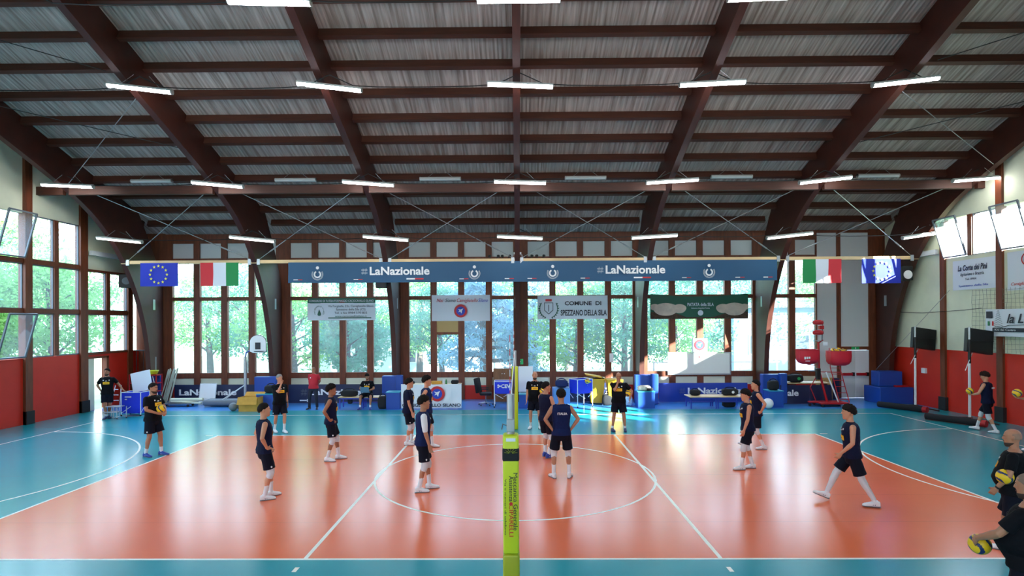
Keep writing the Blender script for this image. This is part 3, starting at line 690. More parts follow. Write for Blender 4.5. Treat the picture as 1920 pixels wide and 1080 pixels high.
mb(M['darkgreen']).prism([(-8.65, 4.0), (-8.57, 3.78), (-8.6, 3.72), (-8.7, 3.72), (-8.73, 3.78)], WY-.03, WY-.026, 'y').build('emblem', o)
def seal(x, y, z, r, parent, ext=None):
    b = mb(M['redprint']).lathe([(r*.8, -.004), (r, -.004), (r, 0), (r*.8, 0)], (x, y, z), 'y', 32)
    b.build('seal_rim', parent, label='red rim'); b = mb(M['star']).lathe([(1e-3, -.003), (r*.84, -.003), (r*.84, 0), (1e-3, 0)], (x, y, z), 'y', 32); b.build('seal_band', parent, label='pale band')
    mb(M['blueprint']).lathe([(1e-3, -.006), (r*.66, -.006), (r*.66, 0), (1e-3, 0)], (x, y, z), 'y', 32).build('seal_disc', parent, label='blue disc')
    b = mb(M['white'])                                    # a white bird-like figure
    b.prism([(x-.42*r, z+.3*r), (x-.05*r, z+.22*r), (x+.4*r, z+.38*r), (x+.2*r, z+.02*r), (x+.12*r, z-.4*r), (x-.05*r, z-.1*r), (x-.35*r, z-.2*r), (x-.2*r, z+.08*r)], y-.011, y-.009, 'y'); b.build('seal_figure', parent)
o = cloth(M['paper'], -3.68, -1.11, 3.46, 4.6, WY, wave=.02, seed=11).build('banner', smooth=True, label='white Nai Siamo Camigliatello Silano banner with a round blue emblem', cat='banner', loc=(-2.4, WY, 4.6))
text('Nai', .22, (-3.33, WY-.05, 4.36), M['redprint'], o, width=.3, shear=.3); text('Siamo', .22, (-2.86, WY-.05, 4.36), M['darkprint'], o, width=.46, shear=.3)
text('Camigliatello', .22, (-2.12, WY-.05, 4.36), M['redprint'], o, width=.92, shear=.3); text('Silano', .22, (-1.42, WY-.05, 4.36), M['blueprint'], o, width=.42, shear=.3)
seal(-2.4, WY-.05, 3.9, .29, o)
o = cloth(M['paper'], .98, 4.06, 3.52, 4.55, WY, wave=.02, seed=13).build('banner', smooth=True, label='white COMUNE DI SPEZZANO DELLA SILA banner with a crest', cat='banner', loc=(2.5, WY, 4.55))
text('COMUNE  DI', .24, (2.98, WY-.03, 4.2), M['darkprint'], o, width=1.6, bold=.006); text('SPEZZANO DELLA SILA', .34, (3.0, WY-.03, 3.78), M['darkprint'], o, width=2.02, bold=.008)
b = mb(M['grey']).prism([(1.27, 4.25), (1.67, 4.25), (1.67, 3.9), (1.47, 3.72), (1.27, 3.9)], WY-.03, WY-.028, 'y'); b.m(M['redprint']).box(1.33, WY-.032, 4.3, 1.61, WY-.028, 4.4); b.m(M['paper']).prism([(1.3, 4.22), (1.64, 4.22), (1.64, 3.92), (1.47, 3.77), (1.3, 3.92)], WY-.033, WY-.031, 'y').m(M['darkprint']).box(1.455, WY-.035, 3.85, 1.485, WY-.033, 4.15); b.build('crest', o)
for s in (-1, 1):
    b = mb(M['darkgreen']).tube([(1.47+.38*math.cos(-PI/2+s*(.3+.17*q)), WY-.031, 3.98+.4*math.sin(-PI/2+s*(.3+.17*q))) for q in range(12)], .008, 4)
    for k in range(8):
        a = -PI/2+s*(.35+k*.24); cx, cz = 1.47+.38*math.cos(a), 3.98+.4*math.sin(a)
        for e in (-.5, .5): b.prism([(cx, cz), (cx+.04*math.cos(a+e), cz+.04*math.sin(a+e)), (cx+.1*math.cos(a+e+s*.9), cz+.1*math.sin(a+e+s*.9)), (cx+.04*math.cos(a+e+s*1.5), cz+.04*math.sin(a+e+s*1.5))], WY-.032, WY-.03, 'y')
    b.build('laurel', o)
M['potato'] = mat('potato_print', '#d6c4b2', rough=.6, noise_amt=.15, nscale=4); M['soil'] = mat('soil_print', '#4f3a2c', rough=.8, noise_amt=.4, nscale=14)
o = cloth(M['darkgreen'], 5.93, 10.21, 3.5, 4.6, WY, wave=.02, seed=15, sag=.12).build('banner', smooth=True, label='dark green PATATA della SILA banner printed with big potatoes', cat='banner', loc=(8.07, WY, 4.6))
b = mb(M['soil']).prism([(5.95, 3.5), (7.0, 3.62), (8.07, 3.54), (9.2, 3.62), (10.2, 3.5), (10.2, 3.5), (10.2, 3.75), (9.4, 3.78), (8.6, 3.56), (7.5, 3.56), (6.9, 3.78), (5.95, 3.78)][:1]+[(10.2, 3.5), (10.2, 3.8), (9.4, 3.8), (8.7, 3.58), (7.5, 3.58), (6.9, 3.8), (5.95, 3.8)], WY-.03, WY-.026, 'y'); b.build('soil_print', o)
for i, (x, z, rx, rz_) in enumerate([(6.12, 4.02, .22, .14), (7.2, 3.95, .3, .2), (6.6, 3.92, .55, .28), (10.05, 4.02, .2, .13), (9.1, 3.95, .3, .2), (9.6, 3.92, .52, .28)]):
    pts = [(max(5.95, min(10.2, x+rx*math.cos(a*PI/12)*(1+.06*math.sin(3*a*PI/12)))), z+rz_*math.sin(a*PI/12)) for a in range(24)]
    mb(M['potato']).prism(pts, WY-.033-.0015*i, WY-.028-.0015*i, 'y').build('potato_print', o)
text('PATATA della SILA', .2, (8.12, WY-.03, 4.12), M['paper'], o, width=1.15, bold=.004); text('Indicazione Geografica Protetta', .09, (8.12, WY-.03, 3.97), M['paper'], o, width=.8)
mb(M['paper']).lathe([(.06, -.004), (.12, -.004), (.12, 0), (.06, 0)], (8.12, WY-.03, 3.76), 'y', 20).build('seal', o)
t = mb(M['paper']).box(7.74, WY-.02, 2.05, 8.41, WY, 2.64).build('sheet', label='square white sheet with a round blue and red emblem above the whiteboard', cat='sign'); seal(8.07, WY-.022, 2.35, .24, t)
t = thing('whiteboard', 'wide framed whiteboard on the far wall below the potato banner', 'whiteboard', (8.05, 16.85, 1.07))
mb(mat('board_white', '#f2f6ea', rough=.25)).box(6.72, 16.89, 1.1, 9.38, 16.93, 1.99).build('board_face', t)
b = mb(M['alu']);
for p, q in (((6.67, 1.07), (9.43, 1.07)), ((6.67, 2.02), (9.43, 2.02)), ((6.69, 1.07), (6.69, 2.02)), ((9.41, 1.07), (9.41, 2.02))): b.bar((p[0], 16.91, p[1]), (q[0], 16.91, q[1]), .05, .04)
b.build('frame', t); mb(M['redprint']).prism([(8.0, 1.88), (8.1, 1.88), (8.08, 1.78), (8.02, 1.78)], 16.885, 16.89, 'y').build('mark', t)
# wall signs
for (x0, x1, z0, z1, y, lab) in ((.01, .33, 1.6, 1.83, 16.05, 'small green exit sign on the centre arch above the white panel'), (14.72, 15.05, 2.12, 2.24, 16.93, 'small green exit sign above the panic doors')):
    t = mb(M['greensign']).box(x0, y, z0, x1, y+.02, z1).build('exit_sign', label=lab, cat='sign'); cx = (x0+x1)/2; cz = (z0+z1)/2; s = (z1-z0)
    mb(M['white']).prism([(cx-.12*s, cz+.1*s), (cx-.3*s, cz+.1*s), (cx, cz-.3*s), (cx+.3*s, cz+.1*s), (cx+.12*s, cz+.1*s), (cx+.12*s, cz+.3*s), (cx-.12*s, cz+.3*s)], y-.003, y, 'y').build('pictogram', t)
mb(M['white']).box(4.13, 16.9, 1.62, 4.3, 16.94, 2.0).build('notice', label='small white notice on the window post near the yellow bin', cat='notice')
# side wall banners
XW = XR-.03
def side_text(body, size, y, z, mt, parent, width, shear=0, bold=0):
    return text(body, size, (XW-.02, y, z), mt, parent, width=width, rot=(PI/2, 0, -PI/2), shear=shear, bold=bold)
def side_cloth(mt, y0, y1, z0, z1, seed, **kw):
    b = cloth(mt, -y1, -y0, z0, z1, 0, wave=.02, seed=seed, **kw); b.xf(Matrix.Translation((XW, 0, 0)) @ Matrix.Rotation(-PI/2, 4, 'Z')); return b
o = side_cloth(M['paper'], 11.05, 13.0, 4.48, 5.55, 21).build('banner', smooth=True, label='white La Corte dei Pini agritourism banner on the cream side wall', cat='banner', loc=(XW, 12.0, 5.5))
side_text('La Corte dei Pini', .28, 12.1, 5.25, M['darkprint'], o, 1.3, .2, .006); side_text('Agriturismo e Braceria', .16, 12.1, 5.03, M['darkprint'], o, 1.05, .1); side_text('Tel. 0984', .1, 12.15, 4.85, M['darkprint'], o, .5); side_text('Spezzano della Sila', .1, 12.05, 4.62, M['blueprint'], o, 1.3)
o = side_cloth(M['paper'], 8.6, 10.65, 4.35, 5.6, 22).build('banner', smooth=True, label='white banner with a red ring logo beside the pine banner, running past the post', cat='banner', loc=(XW, 9.7, 5.5))
b = mb(M['redprint']).strip([(9.9+.2*math.cos(a*PI/12), 5.32+.2*math.sin(a*PI/12)) for a in range(25)], [(9.9+.16*math.cos(a*PI/12), 5.32+.16*math.sin(a*PI/12)) for a in range(25)], XW-.03, XW-.028, 'x'); b.build('ring', o)
side_text('Camigliatello Silano', .14, 9.9, 4.55, M['redprint'], o, 1.2, .3)
o = side_cloth(M['paper'], 8.4, 11.36, 2.85, 3.75, 23)
o.xf(Matrix.Translation((-.14, 0, 0))); o = o.build('banner', smooth=True, label='white la Locanda style banner with scenic sketch hung over the red wall edge', cat='banner', loc=(XW-.14, 10, 3.75))
o['label'] = 'white banner reading la L in black script above the leaning black pad'
for tx, sz, y, z, mt_, w_, sh in (('la L', .42, 10.2, 3.42, M['darkprint'], .62, .3),):
    q = side_text(tx, sz, y, z, mt_, o, w_, sh, .006); q.location.x = XW-.17
b = mb(M['darkprint']).box(XW-.172, 8.6, 3.0, XW-.168, 11.05, 3.13).box(XW-.172, 11.05, 3.45, XW-.168, 11.3, 3.68); b.build('black_strip', o)
b = mb(M['grey'])
for k in range(9):
    zz = 3.05+.075*k; ww = .24*(1-k/10); b.tube([(XW-.172, 10.82+ww, zz), (XW-.172, 10.82, zz+.06), (XW-.172, 10.82-ww, zz-.01)], .006, 4)
b.build('tree_sketch', o); mb(M['darkprint']).tube([(XW-.172, 10.95, 3.17), (XW-.172, 10.7, 3.15), (XW-.172, 10.4, 3.22), (XW-.172, 9.6, 3.24)], .01, 5).build('swoosh', o)
q = side_text('Km dal Centro', .1, 10.55, 3.065, M['white'], o, .8); q.location.x = XW-.178
b = mb(M['green']).box(XW-.172, 11.17, 3.2, XW-.168, 11.24, 3.35).m(M['redprint']).box(XW-.172, 11.0, 3.2, XW-.168, 11.07, 3.35); b.build('tricolour_mark', o)
# ball-stop net on the side wall
b = mb(mat('net_cord', '#7d8072', rough=.8)); 
for i in range(24):
    y = 12.08-i*.16; b.tube([(XR-.06, y+.02*math.sin(j*1.7+i), 2.3+(4.45-2.3)*j/10) for j in range(11)], .005, 3)
for j in range(15): b.tube([(XR-.06, 12.08-i*.8, 2.3+j*.15+.02*math.sin(i*2+j)) for i in range(5)], .005, 3)
b.build('wall_net', label='loose square-mesh net hanging over the cream side wall', cat='net')
mb(M['cable']).tube([(XR-.05, 16.4, 3.75), (XR-.1, 14.5, 3.68), (XR-.1, 12.4, 3.75), (XR-.2, 11.5, 3.8)], .01, 5).build('wall_cable', label='dark cable strung along the cream side wall', cat='cable')
mb(M['rod']).tube([(XR-.15, 13.0, 4.5), (15.1, 15.9, 1.3)], .008, 5).build('guy_rope', label='thin pale rope slanting from side wall down to the corner pad', cat='rope')

# ---------------------------------------------------------------- floor-standing navy banners
def low_banner(x0, x1, z1, y, label, txt=None, tx=None, seed=1, mt=None, wide=2.5, hsh=True):
    o = cloth(mt or M['navy'], x0, x1, .01, z1, y, wave=.05, seed=seed, nx=50).build('banner', smooth=True, label=label, cat='banner', loc=((x0+x1)/2, y, 0))
    if txt:
        text(txt, .34, (tx, y-.045, z1*.58), M['white'], o, width=wide, bold=.01)
        if hsh: hashtag(tx-wide/2-.22, y-.045, z1*.58, .36, M['grey'], o)
    return o
o = low_banner(-14.54, -10.0, .80, 16.0, 'dark navy LaNazionale banner behind the leaning whiteboard and pole bundle', 'LaNazionale', -13.1, 31, wide=2.45, hsh=False)
o = low_banner(-9.64, -5.12, .80, 15.95, 'dark navy LaNazionale banner behind the man in the red polo', 'LaNazionale', -7.45, 32, wide=2.6)
mb(M['white']).box(-7.3, 15.9, .22, -6.9, 15.905, .27).m(M['redprint']).box(-6.9, 15.9, .22, -6.5, 15.905, .27).build('stripe', o)
mb(M['white']).rbox(-9.15, 15.905, .1, -8.85, 15.91, .15, r=.002, seg=1).rbox(-8.84, 15.905, .06, -8.7, 15.91, .18, r=.002, seg=1).build('print_mark', o)
o = low_banner(6.03, 9.75, .80, 15.9, 'bright navy #LaNazionale banner behind the plywood bench under the whiteboard', 'LaNazionale', 8.35, 33, mt=mat('navy_bright', '#173a9c', rough=.45), wide=2.25)
o = low_banner(10.79, 12.0, .77, 15.2, 'navy banner ending in ale in front of the wooden counter', 'ale', 11.3, 34, wide=.45, hsh=False)
o = low_banner(12.02, 12.9, .77, 15.22, 'plain navy panel between the counter and the ball machine', seed=35)
o = low_banner(2.1, 4.75, .8, 16.1, 'dark navy banner behind the blue ball cart and yellow bins', seed=36)
text('Z', .34, (3.9, 16.06, .45), M['white'], o, bold=.01)

# ---------------------------------------------------------------- blue pads
def pad(x0, y0, z0, x1, y1, z1, label, nm='floor_pad', cat='pad', mt=None):
    o = mb(mt or M['bluefoam']).rbox(x0, y0, z0, x1, y1, z1, r=.025).build(nm, label=label, cat=cat, loc=((x0+x1)/2, (y0+y1)/2, z0)); return o
pad(-15.72, 15.5, 0, -14.85, 15.72, 1.25, 'tall blue pad leaning on the corner arch by the pole bundle', 'column_pad')
pad(-10.9, 15.5, 0, -9.98, 15.78, 1.17, 'blue pad wrapping the arch behind the grey-haired man', 'column_pad')
for x, lab in ((-5.55, 'blue pad wrapping the arch beside the seated man'), (4.95, 'blue pad wrapping the arch beside the sunlit wall patch'), (10.2, 'blue pad wrapping the arch behind the holdall on the plinth')):
    t = thing('column_pad', lab, 'pad', (x+.4, 15.7, 0)); mb(M['bluefoam']).rbox(x, 15.45, 0, x+.75, 15.75, 1.19, r=.03).build('front_pad', t); 
    mb(M['bluefoam']).rbox(x+.62, 15.2, 0, x+.9, 15.44, 1.24, r=.03).build('side_pad', t)
pad(15.03, 15.55, .66, 16.0, 16.1, 1.28, 'blue foam block stacked on the corner base by the panic door', 'foam_block')
t = pad(14.79, 15.1, 0, 16.15, 16.2, .66, 'wide light-blue foam base in the corner by the panic door', 'floor_mat_block')
mb(M['redmetal']).rbox(15.55, 15.25, .662, 16.05, 15.45, .72, r=.02).build('mat', label='small red mat lying on the corner foam base', cat='mat')
def plinth(x0, x1, z1, y0, y1, label):
    t = thing('foam_plinth', label, 'plinth', ((x0+x1)/2, (y0+y1)/2, 0), 'blue foam plinths')
    mb(M['bluefoam']).rbox(x0, y0, 0, x1, y1, z1-.03, r=.012).build('body', t)
    mb(mat('plinth_top', '#2f9fb8', rough=.4)).box(x0-.01, y0-.01, z1-.03, x1+.01, y1+.01, z1).build('top_cover', t, label='teal top')
plinth(-10.2, -9.45, .62, 14.15, 14.75, 'blue plinth between the cardboard box and the grey-haired man')
plinth(-5.08, -4.54, .68, 14.15, 14.7, 'blue plinth between the seated man and the white draped table')
plinth(.14, .62, .56, 14.3, 14.8, 'blue plinth behind the far net post')
plinth(4.80, 5.46, .66, 14.2, 14.8, 'sunlit blue plinth with bags behind the man touching his chin')
plinth(9.95, 10.5, .66, 14.25, 14.8, 'blue plinth with a black bag behind the two walking players')

# ---------------------------------------------------------------- bags
def bag(name, label, c, s, mt, rz=0, strap=True, logo_mt=None, cat='bag'):
    t = thing(name, label, cat, c, rz=0); b = mb(mt); b.ball((0, 0, 0), 1, 14)
    for i, p in enumerate(b.v):
        v = Vector(p); q = Vector([math.copysign(abs(k)**.55, k) for k in v]); q *= .5
        q *= 1+.07*noise.noise(v*2.3+Vector(c)); b.v[i] = (q.x*s[0], q.y*s[1], q.z*s[2]+s[2]*.5)
    b.xf(Matrix.Translation(c) @ Matrix.Rotation(rz, 4, 'Z')); b.build('bag_body', t, smooth=True)
    T = Matrix.Translation(c) @ Matrix.Rotation(rz, 4, 'Z')
    if strap:
        pts = [T @ Vector((s[0]*.33*math.cos(a), 0, s[2]*.9+s[2]*.28*math.sin(a))) for a in [PI*k/10 for k in range(11)]]
        mb(mt).tube(pts, .018, 6).build('handle', t, smooth=True)
    mb(M['black']).bar(T @ Vector((-s[0]*.42, -.01, s[2]*.98)), T @ Vector((s[0]*.42, -.01, s[2]*.98)), .02, .012).build('zip', t)
    if logo_mt: mb(logo_mt).lathe([(1e-3, 0), (s[2]*.2, 0), (s[2]*.2, .006), (1e-3, .006)], (c[0]+s[0]*.12, c[1]-s[1]*.52, c[2]+s[2]*.5), 'y', 14).build('badge', t)
    return t
bag('holdall', 'black holdall with pale badge on the wooden counter', (11.55, 15.5, .86), (.62, .36, .32), M['blackcloth'], logo_mt=M['greensign'])
bag('holdall', 'black holdall with white badge on the plywood bench', (8.46, 14.42, .47), (.62, .32, .27), M['blackcloth'], logo_mt=M['white'])
bag('rucksack', 'small dark rounded bag on the plywood bench end', (7.1, 14.45, .47), (.4, .32, .22), M['blackcloth'])
bag('rucksack', 'black rucksack on the blue plinth by the walking players', (10.2, 14.5, .66), (.42, .32, .38), M['blackcloth'])
bag('rucksack', 'black rucksack on the blue plinth beside the cardboard box', (-9.75, 14.5, .62), (.5, .34, .32), M['blackcloth'])
bag('rucksack', 'dark rucksack on the bench beside the curly-haired player', (-6.65, 14.6, .46), (.66, .3, .26), M['blackcloth'])
bag('rucksack', 'tall black rucksack on the floor against the plinth beside the seated man', (-5.25, 14.35, 0), (.38, .35, .5), M['blackcloth'])
bag('rucksack', 'black rucksack on the floor between the yellow bins', (3.72, 15.0, 0), (.42, .34, .45), M['blackcloth'])
bag('rucksack', 'navy rucksack on the light blue crate behind the players', (1.86, 14.9, .76), (.5, .34, .3), mat('navy_cloth', '#13265e', rough=.8))
bag('rucksack', 'dark bag under the plywood bench', (8.45, 14.5, .0), (.5, .3, .22), M['blackcloth'], strap=False)
bag('kit_bag', 'white and orange kit pile on the sunlit plinth', (5.1, 14.5, .66), (.5, .34, .2), mat('kit_mix', '#cfc7b8', rough=.8, noise_amt=.5, nscale=9), strap=False)
bag('jacket', 'black jacket lying on the sunlit plinth', (5.3, 14.4, .66), (.26, .3, .12), M['blackcloth'], strap=False, cat='jacket')
bag('jacket', 'dark jacket hanging under the bench beside the curly-haired player', (-6.62, 14.6, .16), (.2, .14, .26), M['blackcloth'], strap=False, cat='jacket')

# ---------------------------------------------------------------- benches
def bench(x0, x1, y0, y1, z, label, n=2):
    t = thing('bench', label, 'bench', ((x0+x1)/2, (y0+y1)/2, 0))
    mb(M['plywood']).rbox(x0, y0, z-.035, x1, y1, z, r=.01).build('bench_top', t)
    for i in range(n):
        for j in (0, 1):
            xa = x0+.08+(x1-x0-.16)/n*i; xb = x0+.08+(x1-x0-.16)/n*(i+1)-.08
            for xx in (xa, xb):
                for yy in (y0+.05, y1-.05): mb(M['bluemetal']).box(xx-.02, yy-.02, 0, xx+.02, yy+.02, z-.036).build('leg', t)
            break
        mb(M['bluemetal']).box(xa, (y0+y1)/2-.02, .2, xb, (y0+y1)/2+.02, .24).build('stretcher', t)
    mb(M['bluemetal']).box(x0+.06, y0+.03, z-.09, x1-.06, y1-.03, z-.037).build('apron', t); return t
bench(6.75, 9.0, 14.0, 14.75, .47, 'long plywood bench with blue legs under the bright whiteboard')
bench(-7.05, -5.05, 14.35, 14.9, .46, 'plywood bench with blue legs where the man with the laptop sits')
t = thing('counter', 'wooden counter behind the navy ale banner', 'counter', (11.8, 15.6, 0))
mb(M['plywood']).rbox(11.15, 15.3, .81, 12.9, 15.95, .85, r=.008).build('counter_top', t)
for x in (11.25, 12.8): mb(M['wood']).box(x-.03, 15.4, 0, x+.03, 15.85, .809).build('leg', t)

# ---------------------------------------------------------------- draped table
t = thing('table', 'long table hidden under the white emblem banner', 'table', (-3.3, 14.6, 0))
mb(M['plywood']).rbox(-4.45, 14.3, .9, -2.17, 14.95, .94, r=.01).build('tabletop', t)
for x in (-4.35, -2.27):
    for y in (14.4, 14.85): mb(M['grey']).box(x-.02, y-.02, 0, x+.02, y+.02, .899).build('leg', t)
o = cloth(M['paper'], -4.5, -2.12, .03, .98, 14.22, wave=.07, seed=41, sag=.02, freq=5).build('banner', smooth=True, label='white banner with round emblem draped over the front of the table', cat='banner', loc=(-3.3, 14.2, .98))
seal(-3.07, 14.17, .6, .3, o); text('CAMIGLIATELLO SILANO', .17, (-3.3, 14.165, .15), M['darkprint'], o, width=2.3, bold=.004)
mb(M['cardboard']).rbox(-3.35, 14.5, .95, -2.95, 14.75, 1.06, r=.01).build('box', label='small orange box on the draped table', cat='box')
for i, (x, lab) in enumerate(((-2.85, 'first clear bottle beside the orange box'), (-2.76, 'second clear bottle beside the orange box'))):
    mb(M['green'] if i else M['paper']).lathe([(.03, 0), (.034, .02), (.034, .13), (.014, .18), (.014, .2)], (x, 14.55, .94), n=12).build('bottle', smooth=True, label=lab+' on the draped table', cat='bottle')
bag('bag', 'small dark bag on the end of the draped table', (-2.42, 14.6, .94), (.3, .22, .16), M['blackcloth'], strap=False)
bag('bag', 'dark cloth bag on the near end of the draped table behind two players', (-4.2, 14.6, .94), (.34, .22, .12), M['blackcloth'], strap=False)

# ---------------------------------------------------------------- office chair
t = thing('office_chair', 'black swivel office chair against the red wall', 'chair', (-1.3, 15.2, 0))
mb(M['blackcloth']).rbox(-1.45, 14.95, .42, -.98, 15.45, .52, r=.04).build('seat', t, smooth=True)
b = mb(M['blackcloth']).rbox(-.25, -.05, 0, .25, .05, .62, r=.04); b.xf(Matrix.Translation((-1.5, 15.25, .5)) @ Matrix.Rotation(math.radians(70), 4, 'Z') @ Matrix.Rotation(math.radians(-10), 4, 'X')); b.build('backrest', t, smooth=True)
mb(M['steel']).tube([(-1.22, 15.2, .1), (-1.22, 15.2, .42)], .025).build('gas_lift', t)
for s in (-1, 1): mb(M['black']).tube([(-1.45, 15.2+s*.27, .48), (-1.42, 15.2+s*.28, .68), (-1.1, 15.2+s*.27, .68)], .02).build('armrest', t)
for k in range(5):
    a = 2*PI*k/5+.3; p = (-1.22+.3*math.cos(a), 15.2+.3*math.sin(a), .07)
    l = mb(M['alu']).tube([(-1.22, 15.2, .12), p], [.022, .014]).build('leg', t); mb(M['black']).ball((p[0], p[1], .03), .03, 8).build('castor', l)
# cupboard, leaning white panel
t = thing('cupboard', 'wooden two-door cupboard against the far window behind the CEV cart', 'cupboard', (-.5, 16.4, 0))
mb(mat('cupboard_wood', '#7a5230', rough=.5, noise_amt=.2, nscale=3, nstretch=(5, 5, 1))).box(-.95, 16.2, 0, -.1, 16.7, 1.4).build('carcass', t)
for s in (0, 1):
    d = mb(MATS['cupboard_wood']).box(-.93+s*.42, 16.175, .1, -.54+s*.42, 16.199, 1.36).build('door', t); mb(M['white']).ball((-.575+s*.1, 16.16, 1.2), .02, 6).build('knob', d)
t = thing('partition', 'plain white board standing behind the far net post', 'board', (.5, 15.5, 0))
mb(M['white']).rbox(.12, 15.5, .5, .72, 15.54, 1.56, r=.01).build('board', t)
for x in (.18, .66): mb(M['alu']).box(x-.02, 15.5, 0, x+.02, 15.54, .499).build('leg', t)

# ---------------------------------------------------------------- ball carts, crate, bins
def cart(x, y, w, d, zt, zb, mt, label, txt=None, legh=True, rz=0):
    t = thing('ball_cart', label, 'cart', (x, y, 0)); T = Matrix.Translation((x, y, 0)) @ Matrix.Rotation(rz, 4, 'Z')
    b = mb(mt); n = 6
    # nylon tub: four bellied walls and a floor
    for sx, sy, ex, ey in ((-1, -1, 1, -1), (1, -1, 1, 1), (1, 1, -1, 1), (-1, 1, -1, -1)):
        for i in range(n):
            f0, f1 = i/n, (i+1)/n; sag0 = -.07*math.sin(PI*f0); sag1 = -.07*math.sin(PI*f1)
            P = lambda f: Vector((sx*w/2+(ex-sx)*w/2*f, sy*d/2+(ey-sy)*d/2*f, 0))
            p, q = P(f0), P(f1); nn = Vector(((ey-sy), -(ex-sx), 0)).normalized()*.012
            vs = [T @ v for v in (p+Vector((0, 0, zb+sag0+.07)), q+Vector((0, 0, zb+sag1+.07)), q+Vector((0, 0, zt)), p+Vector((0, 0, zt)))]
            vs2 = [v - (T.to_3x3() @ nn) for v in vs]
            b._add(vs+vs2, [(0, 1, 2, 3), (7, 6, 5, 4), (0, 4, 5, 1), (2, 6, 7, 3)])
    k0 = len(b.v); b.box(-w/2, -d/2, zb, w/2, d/2, zb+.015); b.xf(T, k0); b.build('tub', t)
    for sx in (-1, 1):
        for sy in (-1, 1):
            l = mb(M['white']).tube([T @ Vector((sx*w/2, sy*d/2, .06)), T @ Vector((sx*w/2, sy*d/2, zt+.02))], .016).build('leg', t); p = T @ Vector((sx*w/2, sy*d/2, .03)); mb(M['rubber']).ball(p, .032, 8).build('castor', l)
    r = mb(M['white']);
    cs = [T @ Vector((a*w/2, c*d/2, zt+.01)) for a, c in ((-1, -1), (1, -1), (1, 1), (-1, 1))]
    for i in range(4): r.tube([cs[i], cs[(i+1) % 4]], .014)
    r.build('top_rail', t)
    b = mb(M['white'])
    for i in range(4): b.tube([cs[i]-Vector((0, 0, zt-zb+.0)), (cs[i]+cs[(i+1) % 4])/2-Vector((0, 0, zt-.35))], .01)
    b.build('brace', t)
    if txt:
        p = T @ Vector((txt[1], -d/2-.03, (zt+zb)/2+.06)); text(txt[0], txt[2], p, M['white'], t, rot=(PI/2, 0, rz), bold=.006)
    return t
t = cart(-.49, 14.75, .7, .55, 1.03, .55, M['brightblue'], 'bright blue CEV ball cart in front of the wooden cupboard', ('CEV', .1, .2))
b = mb(M['white'])
for k in range(3):
    a = k*2*PI/3; b.prism([(-.66+.045*math.cos(a)+.035*math.cos(a+j*PI/4), .86+.045*math.sin(a)+.035*math.sin(a+j*PI/4)) for j in range(8)], 14.42, 14.425, 'y')
b.build('logo_mark', t)
t = cart(2.62, 14.75, .72, .6, 1.1, .55, M['brightblue'], 'bright blue ball cart with figures printed, beside the yellow bins', ('Gio', .1, -.1), rz=.5)
def ball(label, c, r=.105, rz=0, rx=0, name='volleyball', mt=None, group=None):
    t = thing(name, label, 'ball', c, group)
    b = MB(); b.m(M['ballyellow']); b.ball((0, 0, 0), r, 36)
    b.mats.append(M['ballblue'])
    for i, f in enumerate(b.f):
        p = sum((Vector(b.v[k]) for k in f), Vector())/len(f); p.normalize()
        a = math.atan2(p.y, p.x)+1.1*p.z
        if abs(math.sin(a*1.5+.6*math.sin(p.z*2.5))) > .90: b.mi[i] = 1
    b.xf(Matrix.Translation(c) @ Euler((rx, .5, rz)).to_matrix().to_4x4()); b.build('ball_cover', t, smooth=True)
    return t
M['ballblue'] = mat('ball_blue', '#1b2c66', rough=.45)
ball('volleyball resting in the rim of the bright blue cart with figures', (2.95, 14.7, 1.0), rz=1)
ball('volleyball at the front corner of the bright blue cart with figures', (2.86, 14.5, 1.04), rz=2.2)
t = thing('crate', 'light blue crate table behind the two central players', 'crate', (1.85, 14.9, 0))
mb(mat('light_blue', '#5f93d6', rough=.4)).rbox(1.5, 14.6, .12, 2.18, 15.2, .75, r=.015).build('crate_body', t)
for sx in (1.54, 2.14):
    for sy in (14.64, 15.16): mb(M['white']).box(sx-.02, sy-.02, 0, sx+.02, sy+.02, .119).build('leg', t)
def bin_(x, y, w, d, h, label, open_=0, rz=0):
    t = thing('wheeled_bin', label, 'bin', (x, y, 0)); T = Matrix.Translation((x, y, 0)) @ Matrix.Rotation(rz, 4, 'Z'); my = mat('bin_yellow', '#e2a81c', rough=.45)
    b = mb(my); lo, hi = .38, .5
    vs = [(sx*w*lo, sy*d*lo, .06) for sx, sy in ((-1, -1), (1, -1), (1, 1), (-1, 1))]+[(sx*w*hi, sy*d*hi, h) for sx, sy in ((-1, -1), (1, -1), (1, 1), (-1, 1))]
    b._add(vs, [(0, 3, 2, 1), (4, 5, 6, 7), (0, 1, 5, 4), (1, 2, 6, 5), (2, 3, 7, 6), (3, 0, 4, 7)]); b.box(-w*.53, -d*.53, h-.05, w*.53, d*.53, h); b.xf(T); b.build('bin_body', t)
    b = mb(my).rbox(-w*.54, 0, -.02, w*.54, d*1.1, .03, r=.015); b.xf(T @ Matrix.Translation((0, -d*.55, h+.02)) @ Matrix.Rotation(0, 4, 'X') if not open_ else T @ Matrix.Translation((-.12, -d*.5, h+.1)) @ Matrix.Rotation(-open_, 4, 'Y')); b.build('lid', t)
    for s in (-1, 1): mb(M['rubber']).lathe([(.01, -.02), (.09, -.02), (.09, .02), (.01, .02)], tuple(T @ Vector((s*w*.36, d*.42, .09))), 'x', 14).build('wheel', t)
bin_(3.35, 15.5, .62, .55, 1.06, 'yellow wheeled bin with its lid tipped open next to the blue cart', open_=-.18)
bin_(4.02, 15.1, .6, .55, 1.02, 'yellow wheeled bin behind the man touching his chin')
bag('drinks_pack', 'white shrink-wrapped drinks pack under the man touching his chin', (4.5, 14.9, 0), (.42, .3, .42), mat('wrap', '#bfd3e2', rough=.3, noise_amt=.3, nscale=12), strap=False, cat='pack')

